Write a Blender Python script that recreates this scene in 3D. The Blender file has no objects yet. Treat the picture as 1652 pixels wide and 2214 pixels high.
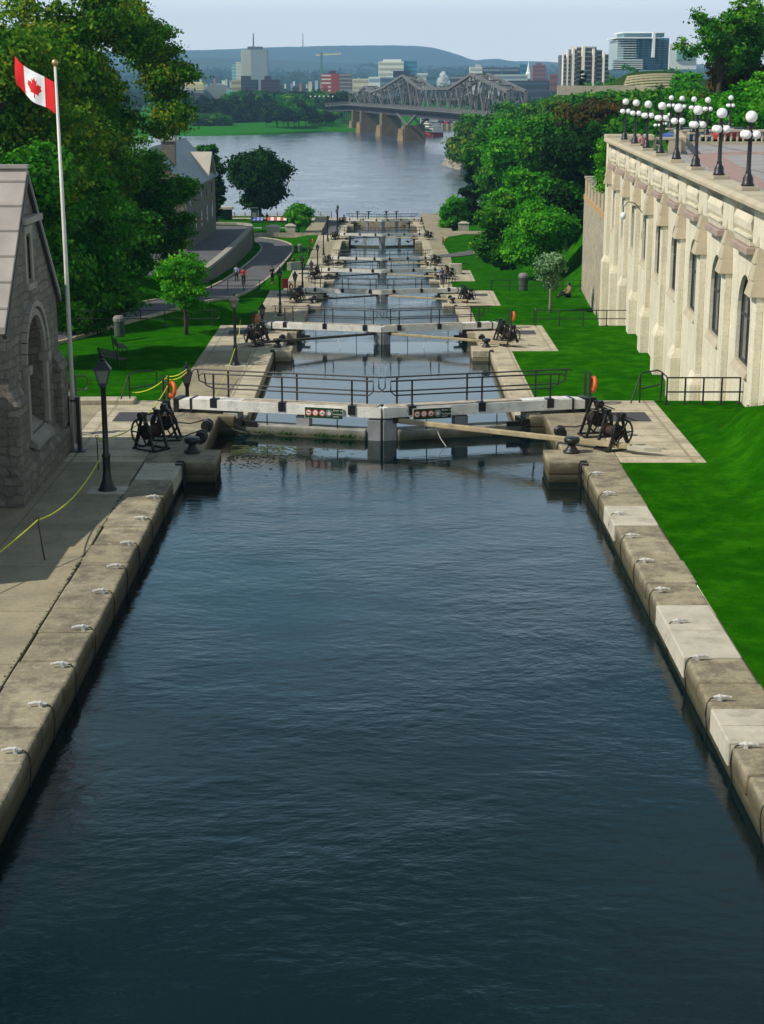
import bpy, math, random
import numpy as np
from mathutils import Vector, Matrix
random.seed(7); RNG = np.random.default_rng(11)
S = bpy.context.scene; COL = S.collection
PI = math.pi
# ---------------------------------------------------------------- camera geometry
CH = 11.25; TH = math.radians(14.81); F = 3500.0; CX, CY = 826.0, 1106.5
c_, s_ = math.cos(TH), math.sin(TH)
def ray(px, py):
    v = (py-CY)/F
    return ((px-CX)/F, c_-v*s_, -s_-v*c_)
def at(px, py, z=None, Y=None):
    d = ray(px, py)
    t = (z-CH)/d[2] if z is not None else Y/d[1]
    return Vector((d[0]*t, d[1]*t, CH+d[2]*t))
# ---------------------------------------------------------------- helpers
def lin(h):
    h = h.lstrip('#'); r = [int(h[i:i+2], 16)/255 for i in (0, 2, 4)]
    return tuple((x/12.92 if x <= .04045 else ((x+.055)/1.055)**2.4) for x in r)
class MB:
    def __init__(s): s.v = []; s.f = []; s.m = []
    def add(s, vs, fs, mi=0):
        b = len(s.v); s.v += [tuple(p) for p in vs]
        for f in fs: s.f.append(tuple(b+i for i in f)); s.m.append(mi)
        return s
    def box(s, x0, x1, y0, y1, z0, z1, mi=0):
        vs = [(x0,y0,z0),(x1,y0,z0),(x1,y1,z0),(x0,y1,z0),(x0,y0,z1),(x1,y0,z1),(x1,y1,z1),(x0,y1,z1)]
        return s.add(vs, [(0,3,2,1),(4,5,6,7),(0,1,5,4),(1,2,6,5),(2,3,7,6),(3,0,4,7)], mi)
    def tbox(s, x0, x1, y0, y1, z0, X0, X1, Y0, Y1, z1, mi=0):   # frustum
        vs = [(x0,y0,z0),(x1,y0,z0),(x1,y1,z0),(x0,y1,z0),(X0,Y0,z1),(X1,Y0,z1),(X1,Y1,z1),(X0,Y1,z1)]
        return s.add(vs, [(0,3,2,1),(4,5,6,7),(0,1,5,4),(1,2,6,5),(2,3,7,6),(3,0,4,7)], mi)
    def bar(s, p, q, w, h=None, mi=0):
        h = h or w; p = Vector(p); q = Vector(q); d = (q-p).normalized()
        up = Vector((0,0,1)) if abs(d.z) < .95 else Vector((0,1,0))
        a = d.cross(up).normalized(); b = a.cross(d).normalized()
        vs = [P+a*(i*w/2)+b*(j*h/2) for P in (p,q) for i,j in ((-1,-1),(1,-1),(1,1),(-1,1))]
        return s.add(vs, [(3,2,1,0),(4,5,6,7),(0,1,5,4),(1,2,6,5),(2,3,7,6),(3,0,4,7)], mi)
    def tube(s, pts, r, n=8, mi=0):
        pts = [Vector(p) for p in pts]; m = len(pts)
        rs = r if isinstance(r, (list, tuple)) else [r]*m
        vs = []; fs = []; prev = None
        for i, p in enumerate(pts):
            d = (pts[min(i+1,m-1)]-pts[max(i-1,0)]).normalized()
            if prev is None:
                up = Vector((0,0,1)) if abs(d.z) < .9 else Vector((1,0,0))
                a = d.cross(up).normalized()
            else:
                a = (prev-d*prev.dot(d)).normalized()
            prev = a; b = d.cross(a)
            for k in range(n):
                t = 2*PI*k/n; vs.append(p+(a*math.cos(t)+b*math.sin(t))*rs[i])
        for i in range(m-1):
            for k in range(n):
                fs.append((i*n+k, i*n+(k+1)%n, (i+1)*n+(k+1)%n, (i+1)*n+k))
        fs.append(tuple(range(n-1,-1,-1))); fs.append(tuple((m-1)*n+k for k in range(n)))
        return s.add(vs, fs, mi)
    def lathe(s, prof, c=(0,0,0), n=16, mi=0):
        vs = []; fs = []; m = len(prof)
        for r, z in prof:
            for k in range(n):
                t = 2*PI*k/n; vs.append((c[0]+r*math.cos(t), c[1]+r*math.sin(t), c[2]+z))
        for i in range(m-1):
            for k in range(n): fs.append((i*n+k, i*n+(k+1)%n, (i+1)*n+(k+1)%n, (i+1)*n+k))
        fs.append(tuple(range(n-1,-1,-1))); fs.append(tuple((m-1)*n+k for k in range(n)))
        return s.add(vs, fs, mi)
    def ball(s, c, r, n=12, sz=1, mi=0):
        k = n//2
        return s.lathe([(max(r*math.sin(PI*i/k), .001), -r*sz*math.cos(PI*i/k)) for i in range(k+1)], c, n, mi)
    def prism(s, poly, ax, a, b, mi=0):
        # poly: 2D points; ax 'x' -> (y,z) 'y' -> (x,z) 'z' -> (x,y)
        n = len(poly)
        def P(q, t): return {'x': (t,q[0],q[1]), 'y': (q[0],t,q[1]), 'z': (q[0],q[1],t)}[ax]
        vs = [P(q,a) for q in poly]+[P(q,b) for q in poly]
        return s.add(vs, [tuple(range(n-1,-1,-1)), tuple(range(n,2*n))]+[(i,(i+1)%n,n+(i+1)%n,n+i) for i in range(n)], mi)
    def ring(s, c, R, r, ax='x', n=20, m=6, mi=0):
        pts = []
        vs = []; fs = []
        for i in range(n):
            t = 2*PI*i/n
            for k in range(m):
                u = 2*PI*k/m; a = (R+r*math.cos(u))*math.cos(t); b = (R+r*math.cos(u))*math.sin(t); w = r*math.sin(u)
                o = {'x': (w,a,b), 'y': (a,w,b), 'z': (a,b,w)}[ax]
                vs.append((c[0]+o[0], c[1]+o[1], c[2]+o[2]))
        for i in range(n):
            for k in range(m): fs.append((i*m+k, ((i+1)%n)*m+k, ((i+1)%n)*m+(k+1)%m, i*m+(k+1)%m))
        return s.add(vs, fs, mi)
    def build(s, name, mats, parent=None, loc=None, smooth=False, bevel=0, fix=True):
        off = Vector((0,0,0))
        if parent is not None and loc is None and s_world[0]:
            p = parent
            while p: off += p.location; p = p.parent
        elif loc is not None: off = Vector(loc)
        me = bpy.data.meshes.new(name)
        me.from_pydata([(v[0]-off.x, v[1]-off.y, v[2]-off.z) for v in s.v], [], s.f)
        if not isinstance(mats, (list, tuple)): mats = [mats]
        for m in mats: me.materials.append(m)
        if len(mats) > 1: me.polygons.foreach_set('material_index', s.m)
        if fix:
            import bmesh
            bm = bmesh.new(); bm.from_mesh(me); bmesh.ops.recalc_face_normals(bm, faces=bm.faces)
            bm.to_mesh(me); bm.free()
        if smooth: me.polygons.foreach_set('use_smooth', [True]*len(me.polygons))
        me.update()
        o = bpy.data.objects.new(name, me); COL.objects.link(o)
        if parent is not None: o.parent = parent
        elif loc is not None: o.location = loc
        if bevel:
            b = o.modifiers.new('bevel', 'BEVEL'); b.width = bevel; b.segments = 2; b.limit_method = 'ANGLE'
        if smooth and not bevel:
            pass
        return o
s_world = [True]       # meshes given in world coordinates, moved into their parent's frame
class local:
    def __enter__(s): s.p = s_world[0]; s_world[0] = False
    def __exit__(s, *a): s_world[0] = s.p
def tag(o, label=None, cat=None, group=None, kind=None):
    if label: o['label'] = label
    if cat: o['category'] = cat
    if group: o['group'] = group
    if kind: o['kind'] = kind
    return o
def thing(name, label, cat, loc=(0,0,0), rz=0, group=None):
    o = bpy.data.objects.new(name, None); COL.objects.link(o); o.location = loc; o.rotation_euler = (0,0,rz)
    o.empty_display_size = .2
    return tag(o, label, cat, group)
def struct(o, label=None, cat=None):
    o['kind'] = 'structure'
    if label: o['label'] = label
    if cat: o['category'] = cat
    return o
def dup(root, loc=None, rz=None, label=None, group=None, scale=None, skip=()):
    def cp(o, par):
        c = o.copy(); COL.objects.link(c); c.parent = par
        for ch in list(o.children):
            if ch.name.split('.')[0] not in skip: cp(ch, c)
        return c
    r = cp(root, None)
    if loc is not None: r.location = loc
    if rz is not None: r.rotation_euler[2] = rz
    if scale is not None: r.scale = scale if hasattr(scale, '__len__') else (scale,)*3
    if label: r['label'] = label
    if group: r['group'] = group
    return r
ORD = ['', 'first','second','third','fourth','fifth','sixth','seventh','eighth','ninth','tenth','eleventh','twelfth','thirteenth','fourteenth','fifteenth','sixteenth','seventeenth','eighteenth','nineteenth','twentieth']
for t_ in ('twenty','thirty','forty','fifty','sixty'):
    if t_ != 'twenty': ORD.append(t_[:-1]+'ieth')
    ORD += [t_+'-'+w for w in ('first','second','third','fourth','fifth','sixth','seventh','eighth','ninth')]
# ---------------------------------------------------------------- materials
def nt(name):
    m = bpy.data.materials.new(name); m.use_nodes = True; t = m.node_tree
    for n in list(t.nodes): t.nodes.remove(n)
    out = t.nodes.new('ShaderNodeOutputMaterial'); b = t.nodes.new('ShaderNodeBsdfPrincipled')
    t.links.new(b.outputs[0], out.inputs[0])
    return m, t, b, out
def N(t, k, **kw):
    n = t.nodes.new(k)
    for a, v in kw.items():
        if a.startswith('i_'): n.inputs[a[2:].replace('_', ' ')].default_value = v
        else: setattr(n, a, v)
    return n
def L(t, a, b): t.links.new(a, b)
def posn(t): return N(t, 'ShaderNodeNewGeometry').outputs['Position']
def noise(t, vec, scale, detail=4, rough=.6):
    n = N(t, 'ShaderNodeTexNoise'); n.inputs['Scale'].default_value = scale
    n.inputs['Detail'].default_value = detail; n.inputs['Roughness'].default_value = rough
    L(t, vec, n.inputs['Vector']); return n.outputs['Fac']
def ramp(t, fac, stops):
    r = N(t, 'ShaderNodeValToRGB'); e = r.color_ramp.elements
    while len(e) < len(stops): e.new(.5)
    for i, (p, c) in enumerate(stops):
        e[i].position = p; e[i].color = (*c, 1) if len(c) == 3 else c
    L(t, fac, r.inputs['Fac']); return r.outputs['Color']
def mix(t, fac, a, b, mode='MIX'):
    n = N(t, 'ShaderNodeMix', data_type='RGBA', blend_type=mode)
    for i, s in ((0, fac), (6, a), (7, b)):
        if isinstance(s, (int, float)): n.inputs[i].default_value = s
        elif isinstance(s, tuple): n.inputs[i].default_value = (*s, 1) if len(s) == 3 else s
        else: L(t, s, n.inputs[i])
    return n.outputs[2]
def sc(c, k): return tuple(min(1, x*k) for x in c)
def bump(t, b, h, strength=.3, dist=.05):
    n = N(t, 'ShaderNodeBump'); n.inputs['Strength'].default_value = strength; n.inputs['Distance'].default_value = dist
    L(t, h, n.inputs['Height']); L(t, n.outputs[0], b.inputs['Normal']); return n
def setb(b, rough=.8, spec=.3, metal=0):
    b.inputs['Roughness'].default_value = rough; b.inputs['Specular IOR Level'].default_value = spec; b.inputs['Metallic'].default_value = metal
def mat(name, col, rough=.8, var=.2, scale=1.5, bmp=.2, bscale=12, spec=.3, metal=0, second=None):
    m, t, b, o = nt(name); p = posn(t); setb(b, rough, spec, metal)
    f = noise(t, p, scale, 5, .65)
    c2 = second or sc(col, 1+var)
    L(t, ramp(t, f, [(.3, sc(col, 1-var)), (.5, col), (.72, c2)]), b.inputs['Base Color'])
    if bmp: bump(t, b, noise(t, p, bscale, 4), bmp, .02)
    return m
def brickmat(name, col, col2, mortar, bw=1.0, bh=.4, ms=.02, flat=False, rough=.9, bmp=.5, stain=.35, nscale=1.2, stainc=(.05,.045,.04), swap=False, offs=.5, warp=0, streak=False):
    m, t, b, o = nt(name); p = posn(t); setb(b, rough, .2)
    pw = p
    if warp:
        nn = N(t, 'ShaderNodeTexNoise'); nn.inputs['Scale'].default_value = 2.1; L(t, p, nn.inputs['Vector'])
        vm = N(t, 'ShaderNodeVectorMath', operation='SCALE'); L(t, nn.outputs['Color'], vm.inputs[0]); vm.inputs['Scale'].default_value = warp*2
        va = N(t, 'ShaderNodeVectorMath', operation='ADD'); L(t, p, va.inputs[0]); L(t, vm.outputs[0], va.inputs[1]); pw = va.outputs[0]
    sx = N(t, 'ShaderNodeSeparateXYZ'); L(t, pw, sx.inputs[0])
    cb = N(t, 'ShaderNodeCombineXYZ')
    if flat:
        L(t, sx.outputs[1 if swap else 0], cb.inputs[0]); L(t, sx.outputs[0 if swap else 1], cb.inputs[1])
    else:
        a = N(t, 'ShaderNodeMath', operation='ADD'); L(t, sx.outputs[0], a.inputs[0]); L(t, sx.outputs[1], a.inputs[1])
        L(t, a.outputs[0], cb.inputs[0]); L(t, sx.outputs[2], cb.inputs[1])
    br = N(t, 'ShaderNodeTexBrick'); br.offset = offs
    L(t, cb.outputs[0], br.inputs['Vector']); br.inputs['Scale'].default_value = 1
    br.inputs['Brick Width'].default_value = bw; br.inputs['Row Height'].default_value = bh
    br.inputs['Mortar Size'].default_value = ms; br.inputs['Mortar Smooth'].default_value = .3
    br.inputs['Color1'].default_value = (*col, 1); br.inputs['Color2'].default_value = (*col2, 1); br.inputs['Mortar'].default_value = (*mortar, 1)
    f = noise(t, p, nscale, 6, .7); g = noise(t, p, 9, 4, .7)
    c = mix(t, ramp(t, f, [(.43, (0,0,0)), (.64, (stain,)*3)]), br.outputs['Color'], stainc)
    c = mix(t, .35, c, ramp(t, g, [(.3, sc(col, .6)), (.7, sc(col, 1.3))]))
    if streak:
        mp = N(t, 'ShaderNodeMapping'); mp.inputs['Scale'].default_value = (1.6, 1.6, .12); L(t, p, mp.inputs[0])
        c = mix(t, ramp(t, noise(t, mp.outputs[0], 1.5, 5, .7), [(.5, (0,0,0)), (.72, (.55,.55,.55))]), c, (.33,.30,.22))
    L(t, c, b.inputs['Base Color'])
    mx = N(t, 'ShaderNodeMath', operation='MULTIPLY_ADD'); L(t, g, mx.inputs[0]); mx.inputs[1].default_value = .8
    iv = N(t, 'ShaderNodeMath', operation='SUBTRACT'); iv.inputs[0].default_value = 1; L(t, br.outputs['Fac'], iv.inputs[1])
    L(t, iv.outputs[0], mx.inputs[2]); bump(t, b, mx.outputs[0], bmp, .03)
    return m
def leafmat(name, cols, scale=.35, trans=.25):
    m, t, b, o = nt(name); setb(b, .75, .06); p = posn(t)
    at_ = N(t, 'ShaderNodeAttribute', attribute_name='tone'); f = noise(t, p, scale, 3, .6)
    ad = N(t, 'ShaderNodeMath', operation='MULTIPLY_ADD'); L(t, f, ad.inputs[0]); ad.inputs[1].default_value = .9
    sb = N(t, 'ShaderNodeMath', operation='MULTIPLY_ADD'); L(t, at_.outputs['Fac'], sb.inputs[0]); sb.inputs[1].default_value = .55; sb.inputs[2].default_value = -.22
    L(t, sb.outputs[0], ad.inputs[2])
    n = len(cols); c = ramp(t, ad.outputs[0], [(.22+.56*i/(n-1), q) for i, q in enumerate(cols)])
    L(t, c, b.inputs['Base Color'])
    tr = N(t, 'ShaderNodeBsdfTranslucent'); L(t, mix(t, 1.0, c, (1.0, 1.25, .5), 'MULTIPLY'), tr.inputs[0])
    ms = N(t, 'ShaderNodeMixShader'); ms.inputs[0].default_value = trans
    L(t, b.outputs[0], ms.inputs[1]); L(t, tr.outputs[0], ms.inputs[2]); L(t, ms.outputs[0], o.inputs[0])
    return m
def watermat(name, col, wscale=1.0, strength=.35, rough=.04, stretch=(1,1,1), foam=0, dist=.06, calm=None, tint=None):
    m, t, b, o = nt(name); setb(b, rough, .5); b.inputs['IOR'].default_value = 1.33
    if tint: b.inputs['Specular Tint'].default_value = (*tint, 1)
    p = posn(t); mp = N(t, 'ShaderNodeMapping'); mp.inputs['Scale'].default_value = stretch; L(t, p, mp.inputs[0]); v = mp.outputs[0]
    nd = N(t, 'ShaderNodeTexNoise'); nd.inputs['Scale'].default_value = .22*wscale; nd.inputs['Detail'].default_value = 2; L(t, v, nd.inputs['Vector'])
    dv = N(t, 'ShaderNodeVectorMath', operation='SCALE'); L(t, nd.outputs['Color'], dv.inputs[0]); dv.inputs['Scale'].default_value = 2.6
    dw = N(t, 'ShaderNodeVectorMath', operation='ADD'); L(t, v, dw.inputs[0]); L(t, dv.outputs[0], dw.inputs[1]); v = dw.outputs[0]
    a = noise(t, v, .9*wscale, 3, .55); a2 = noise(t, v, 5.5*wscale, 5, .6); a3 = noise(t, p, .16*wscale, 3, .6)
    s = N(t, 'ShaderNodeMath', operation='MULTIPLY_ADD'); L(t, a2, s.inputs[0]); s.inputs[1].default_value = .36; L(t, a, s.inputs[2])
    # patches of calm and of rippled water
    rr = ramp(t, a3, [(.38, (.22,)*3), (.62, (1,)*3)])
    q = N(t, 'ShaderNodeMath', operation='MULTIPLY'); L(t, s.outputs[0], q.inputs[0]); L(t, rr, q.inputs[1])
    if calm:
        sy = N(t, 'ShaderNodeSeparateXYZ'); L(t, p, sy.inputs[0]); mr = N(t, 'ShaderNodeMapRange')
        mr.inputs[1].default_value = calm[0]; mr.inputs[2].default_value = calm[1]; mr.inputs[3].default_value = 1; mr.inputs[4].default_value = .22; L(t, sy.outputs[1], mr.inputs[0])
        q2 = N(t, 'ShaderNodeMath', operation='MULTIPLY'); L(t, q.outputs[0], q2.inputs[0]); L(t, mr.outputs[0], q2.inputs[1]); q = q2
    bump(t, b, q.outputs[0], strength, dist)
    base = ramp(t, a3, [(.3, sc(col, .8)), (.7, sc(col, 1.25))])
    if foam:
        ff = noise(t, v, 2.2*wscale, 6, .75)
        base = mix(t, ramp(t, ff, [(.52, (0,0,0)), (.75, (foam,)*3)]), base, (.45,.5,.52))
    L(t, base, b.inputs['Base Color'])
    return m
M = {}
M['grass'] = None
def grassmat(name, a, b2, c2, worn=(.12,.10,.05), dry=.0):
    m, t, b, o = nt(name); setb(b, 1.0, .0); p = posn(t)
    mp = N(t, 'ShaderNodeMapping'); mp.inputs['Scale'].default_value = (.5, 2.2, 1); L(t, p, mp.inputs[0])
    f1 = noise(t, p, .25, 4, .6); f2 = noise(t, mp.outputs[0], 3.5, 5, .7); f3 = noise(t, p, 30, 3, .7)
    c = mix(t, .5, ramp(t, f1, [(.38, a), (.5, b2), (.62, c2)]), ramp(t, f2, [(.3, sc(a, .65)), (.5, b2), (.7, c2)]))
    c = mix(t, .45, c, ramp(t, f3, [(.35, sc(a, .35)), (.65, sc(c2, 1.4))]))
    fm = noise(t, p, 1.1, 4, .65)
    c = mix(t, .3, c, ramp(t, fm, [(.38, sc(a, .8)), (.5, b2), (.62, sc(c2, 1.25))]))
    fw = noise(t, p, .6, 5, .7)
    c = mix(t, ramp(t, fw, [(.64, (0,0,0)), (.8, (.5,.5,.5))]), c, worn)
    L(t, c, b.inputs['Base Color'])
    ad = N(t, 'ShaderNodeMath', operation='ADD'); L(t, f2, ad.inputs[0]); L(t, f3, ad.inputs[1])
    bump(t, b, ad.outputs[0], .8, .06)
    return m
M['grass'] = grassmat('grass', (.002,.042,.001), (.006,.10,.0015), (.035,.165,.003), worn=(.09,.13,.012))
M['farland'] = grassmat('far_grass', (.012,.09,.008), (.02,.15,.010), (.03,.19,.012))
M['seatstone'] = mat('seat_stone', (.58,.48,.30), .9, .15, .3, 0)
M['bank'] = grassmat('wild_bank', (.012,.035,.008), (.02,.06,.01), (.04,.08,.02))
M['path'] = brickmat('concrete_path', (.35,.30,.20), (.30,.26,.18), (.08,.08,.04), 3.2, 3.4, .025, flat=True, bmp=.2, stain=.7, nscale=.7, stainc=(.15,.135,.10), offs=0)
M['paving'] = brickmat('lock_paving', (.52,.46,.34), (.40,.35,.26), (.20,.18,.11), 2.4, 1.05, .06, flat=True, bmp=.3, stain=.5, nscale=.9, stainc=(.16,.14,.10), offs=.0)
M['coping'] = brickmat('coping_stone', (.40,.355,.25), (.22,.19,.125), (.07,.06,.045), 1.75, 8.0, .0, flat=True, swap=True, bmp=.4, stain=.85, nscale=1.1, stainc=(.10,.085,.065), offs=0)
def stained(m, z0, z1, c):
    # damp stain rising from the waterline: keyed to height above the basin, ragged with noise
    t = m.node_tree; b = [n for n in t.nodes if n.type == 'BSDF_PRINCIPLED'][0]; src = b.inputs['Base Color'].links[0].from_socket
    p = posn(t); sx = N(t, 'ShaderNodeSeparateXYZ'); L(t, p, sx.inputs[0]); nz_ = noise(t, p, 2.5, 5, .7)
    a = N(t, 'ShaderNodeMath', operation='MULTIPLY_ADD'); L(t, nz_, a.inputs[0]); a.inputs[1].default_value = -.28; L(t, sx.outputs[2], a.inputs[2])
    mr = N(t, 'ShaderNodeMapRange'); mr.inputs[1].default_value = z1; mr.inputs[2].default_value = z0; mr.inputs[3].default_value = 0; mr.inputs[4].default_value = .92; L(t, a.outputs[0], mr.inputs[0])
    c2 = mix(t, mr.outputs[0], src, c); L(t, c2, b.inputs['Base Color']); return m
def smudged(m, scale, lo, hi, k, c):
    # blotches of lichen and grime with a shape of their own
    t = m.node_tree; b = [n for n in t.nodes if n.type == 'BSDF_PRINCIPLED'][0]; src = b.inputs['Base Color'].links[0].from_socket
    f = noise(t, posn(t), scale, 7, .72); c2 = mix(t, ramp(t, f, [(lo, (0,0,0)), (hi, (k,)*3)]), src, c); L(t, c2, b.inputs['Base Color']); return m
smudged(M['coping'], 1.3, .47, .60, .72, (.12,.105,.085)); smudged(M['coping'], 5.0, .55, .68, .6, (.50,.45,.32))
smudged(M['path'], .55, .48, .62, .45, (.17,.155,.12)); smudged(M['path'], 7.0, .60, .72, .6, (.12,.11,.09))
smudged(M['paving'], .9, .50, .63, .5, (.22,.19,.15))
stained(M['coping'], -.42, -.12, (.07,.06,.032))
M['wall'] = brickmat('lock_wall_stone', (.30,.27,.17), (.22,.20,.13), (.08,.075,.05), 1.2, .5, .02, bmp=.4, stain=.6, nscale=1.5, stainc=(.05,.055,.03))
M['wall0'] = stained(mat('wet_wall_stone', (.13,.11,.07), .8, .3, 1.5, .5, 8), -.75, -.5, (.02,.028,.012))
M['newstone'] = smudged(mat('new_limestone', (.45,.42,.35), .88, .2, 1.3, .35, 16), 1.2, .50, .66, .6, (.22,.20,.155))
M['asphalt'] = mat('asphalt', (.10,.10,.105), .92, .3, .5, .2, 40)
M['rock'] = mat('shore_rock', (.30,.28,.23), .95, .4, .4, .8, 1.2)
M['stone_l'] = brickmat('rubble_stone', (.26,.235,.195), (.12,.105,.088), (.12,.105,.085), .50, .26, .025, bmp=1.4, stain=.6, nscale=1.9, stainc=(.07,.06,.05), offs=.37, warp=.16)
M['stone_trim'] = mat('dressed_stone', (.30,.275,.23), .9, .22, 1.3, .3, 15)
M['roof_l'] = mat('pale_metal_roof', (.32,.285,.26), .6, .2, .8, .12, 3)
M['cream'] = brickmat('cream_stone', (.72,.665,.53), (.64,.59,.47), (.50,.45,.34), 1.3, .62, .010, bmp=.2, stain=.4, nscale=.45, stainc=(.46,.42,.32), streak=True)
M['tan'] = mat('tan_stone', (.43,.375,.275), .9, .14, .8, .2, 14)
M['mauve'] = mat('mauve_ledge', (.34,.26,.23), .9, .12, 1, .2, 14)
M['oldwall'] = brickmat('old_terrace_wall', (.50,.44,.34), (.36,.31,.24), (.24,.21,.17), .6, .35, .02, bmp=.9, stain=.6, nscale=.8, stainc=(.10,.09,.08))
M['orange_stone'] = mat('sandstone_band', (.46,.29,.14), .9, .15, 1, .2, 10)
M['deck'] = brickmat('terrace_paving', (.34,.32,.31), (.30,.29,.29), (.16,.14,.13), 5.5, 5.5, .25, flat=True, bmp=.05, stain=.2, stainc=(.2,.18,.17), offs=0)
M['deckred'] = mat('red_paving', (.33,.22,.19), .9, .12, 1, .1, 20)
M['house'] = brickmat('warehouse_stone', (.22,.19,.155), (.16,.14,.115), (.12,.11,.09), .8, .4, .02, bmp=.6, stain=.4, nscale=.6, stainc=(.12,.11,.10))
M['slate'] = mat('grey_roof', (.22,.25,.28), .6, .15, .4, .15, 4)
M['roofbeige'] = mat('beige_roof', (.42,.38,.33), .7, .12, .5, .1, 4)
M['white'] = mat('white_paint', (.72,.70,.655), .6, .20, 2.2, .35, 14, second=(.82,.81,.77))
smudged(M['white'], 2.6, .55, .68, .6, (.30,.27,.22)); smudged(M['white'], 9, .62, .72, .8, (.20,.17,.13))
M['deckwood'] = mat('walkway_plank', (.42,.37,.30), .85, .3, 2.2, .3, 12)
M['greypaint'] = mat('grey_paint', (.24,.25,.26), .7, .3, 1.2, .15, 9)
M['wale'] = stained(mat('wet_grey_timber', (.27,.27,.235), .7, .35, 1.6, .4, 7, second=(.42,.41,.37)), -.72, -.42, (.05,.055,.025))
M['iron'] = mat('black_iron', (.012,.012,.013), .42, .3, 4, .2, 20, spec=.5)
M['rust'] = mat('rusty_drum', (.035,.02,.014), .8, .4, 4, .4, 18)
M['spar'] = mat('weathered_spar', (.34,.28,.17), .85, .3, 2.5, .3, 12)
M['darkwood'] = mat('dark_spar', (.09,.085,.075), .85, .3, 2.5, .3, 12)
M['lampglass'] = mat('lantern_glass', (.16,.165,.145), .15, .1, 3, 0, spec=.6)
M['globe'] = mat('white_globe', (.82,.81,.80), .25, .03, 3, 0, spec=.5)
M['pole'] = mat('pole_white', (.62,.60,.55), .45, .12, 2, .1, 10)
M['cleat'] = mat('cleat_paint', (.50,.49,.47), .6, .15, 5, 0)
M['boatred'] = mat('boat_red', (.22,.03,.03), .6, .1, .3, 0)
M['gold'] = mat('gilt_ball', (.45,.34,.16), .35, .1, 3, 0, metal=.6)
M['flagred'] = mat('flag_red', (.62,.012,.015), .75, .1, 2, 0)
M['flagwhite'] = mat('flag_white', (.78,.78,.80), .75, .06, 2, 0)
M['yellow'] = mat('yellow_rope', (.55,.60,.04), .7, .15, 5, 0)
M['orange'] = mat('orange_plastic', (.70,.13,.03), .5, .1, 3, 0)
M['plate'] = mat('dark_plate', (.06,.06,.07), .8, .15, 4, .2, 40)
M['glass'] = mat('dark_glass', (.07,.09,.095), .08, .2, 1, 0, spec=.8)
M['frame'] = mat('window_frame', (.05,.055,.06), .5, .2, 3, 0)
M['signgreen'] = mat('sign_green', (.008,.05,.018), .5, .1, 3, 0)
M['signwhite'] = mat('sign_white', (.75,.75,.72), .5, .05, 3, 0)
M['signred'] = mat('sign_red', (.60,.09,.06), .5, .05, 3, 0)
M['bin'] = mat('grey_bin', (.06,.085,.07), .7, .15, 3, .1, 10)
M['binlid'] = mat('bin_lid', (.20,.19,.18), .7, .15, 3, .1, 10)
M['bark'] = mat('bark', (.055,.045,.035), .95, .35, 3, .8, 14)
M['barkpale'] = mat('pale_bark', (.22,.20,.16), .95, .3, 3, .5, 14)
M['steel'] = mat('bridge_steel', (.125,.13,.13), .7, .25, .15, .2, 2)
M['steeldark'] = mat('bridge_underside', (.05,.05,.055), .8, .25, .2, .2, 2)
M['pierstone'] = mat('pier_stone', (.13,.10,.07), .9, .3, .2, .4, 1.5)
M['pierorange'] = mat('orange_pier', (.22,.165,.09), .9, .3, .2, .4, 1.5)  # cutwaters: lighter and more orange than the pier sides
M['skin'] = mat('skin', (.42,.24,.17), .6, .08, 5, 0)
M['hair'] = mat('dark_hair', (.03,.022,.015), .8, .2, 9, 0)
for k, c in dict(black=(.015,.015,.018), red=(.45,.03,.03), blue=(.05,.10,.30), white=(.65,.65,.66), lightblue=(.28,.33,.55), jeans=(.04,.06,.14), pink=(.55,.25,.22), tanc=(.25,.17,.10)).items():
    M['c_'+k] = mat('cloth_'+k, c, .85, .15, 6, 0)
M['leafA'] = leafmat('leaf_mid', [(.010,.06,.004), (.026,.12,.007), (.06,.18,.010), (.12,.24,.014), (.27,.29,.018)], .30)
M['leafD'] = leafmat('leaf_dark', [(.004,.022,.003), (.009,.045,.006), (.02,.075,.008)], .3, .15)
M['leafB'] = leafmat('leaf_bright', [(.018,.15,.004), (.05,.28,.010), (.16,.45,.025)], .5, .3)
M['leafG'] = leafmat('leaf_green', [(.007,.06,.003), (.018,.125,.006), (.05,.21,.010), (.13,.30,.016)], .12, .25)
M['leafO'] = leafmat('leaf_russet', [(.022,.045,.008), (.055,.05,.011), (.10,.05,.012)], .3, .2)
M['leafS'] = leafmat('leaf_silver', [(.10,.20,.09), (.18,.33,.16), (.30,.46,.26)], .8, .2)
M['leafF'] = leafmat('leaf_far', [(.006,.024,.007), (.012,.042,.010), (.022,.065,.014)], .02, .1)
M['water0'] = watermat('lock_water', (.0006,.007,.009), .5, .5, .03, (1,1.5,1), dist=.12, calm=(43,53), tint=(.55,.9,1.0))
M['water1'] = watermat('turbulent_water', (.035,.068,.088), 1.5, .8, .16, (1,1.6,1), foam=.25, dist=.10)
M['river'] = watermat('river_water', (.055,.08,.115), .35, .45, .14, (1,2.2,1), dist=.3)
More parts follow.
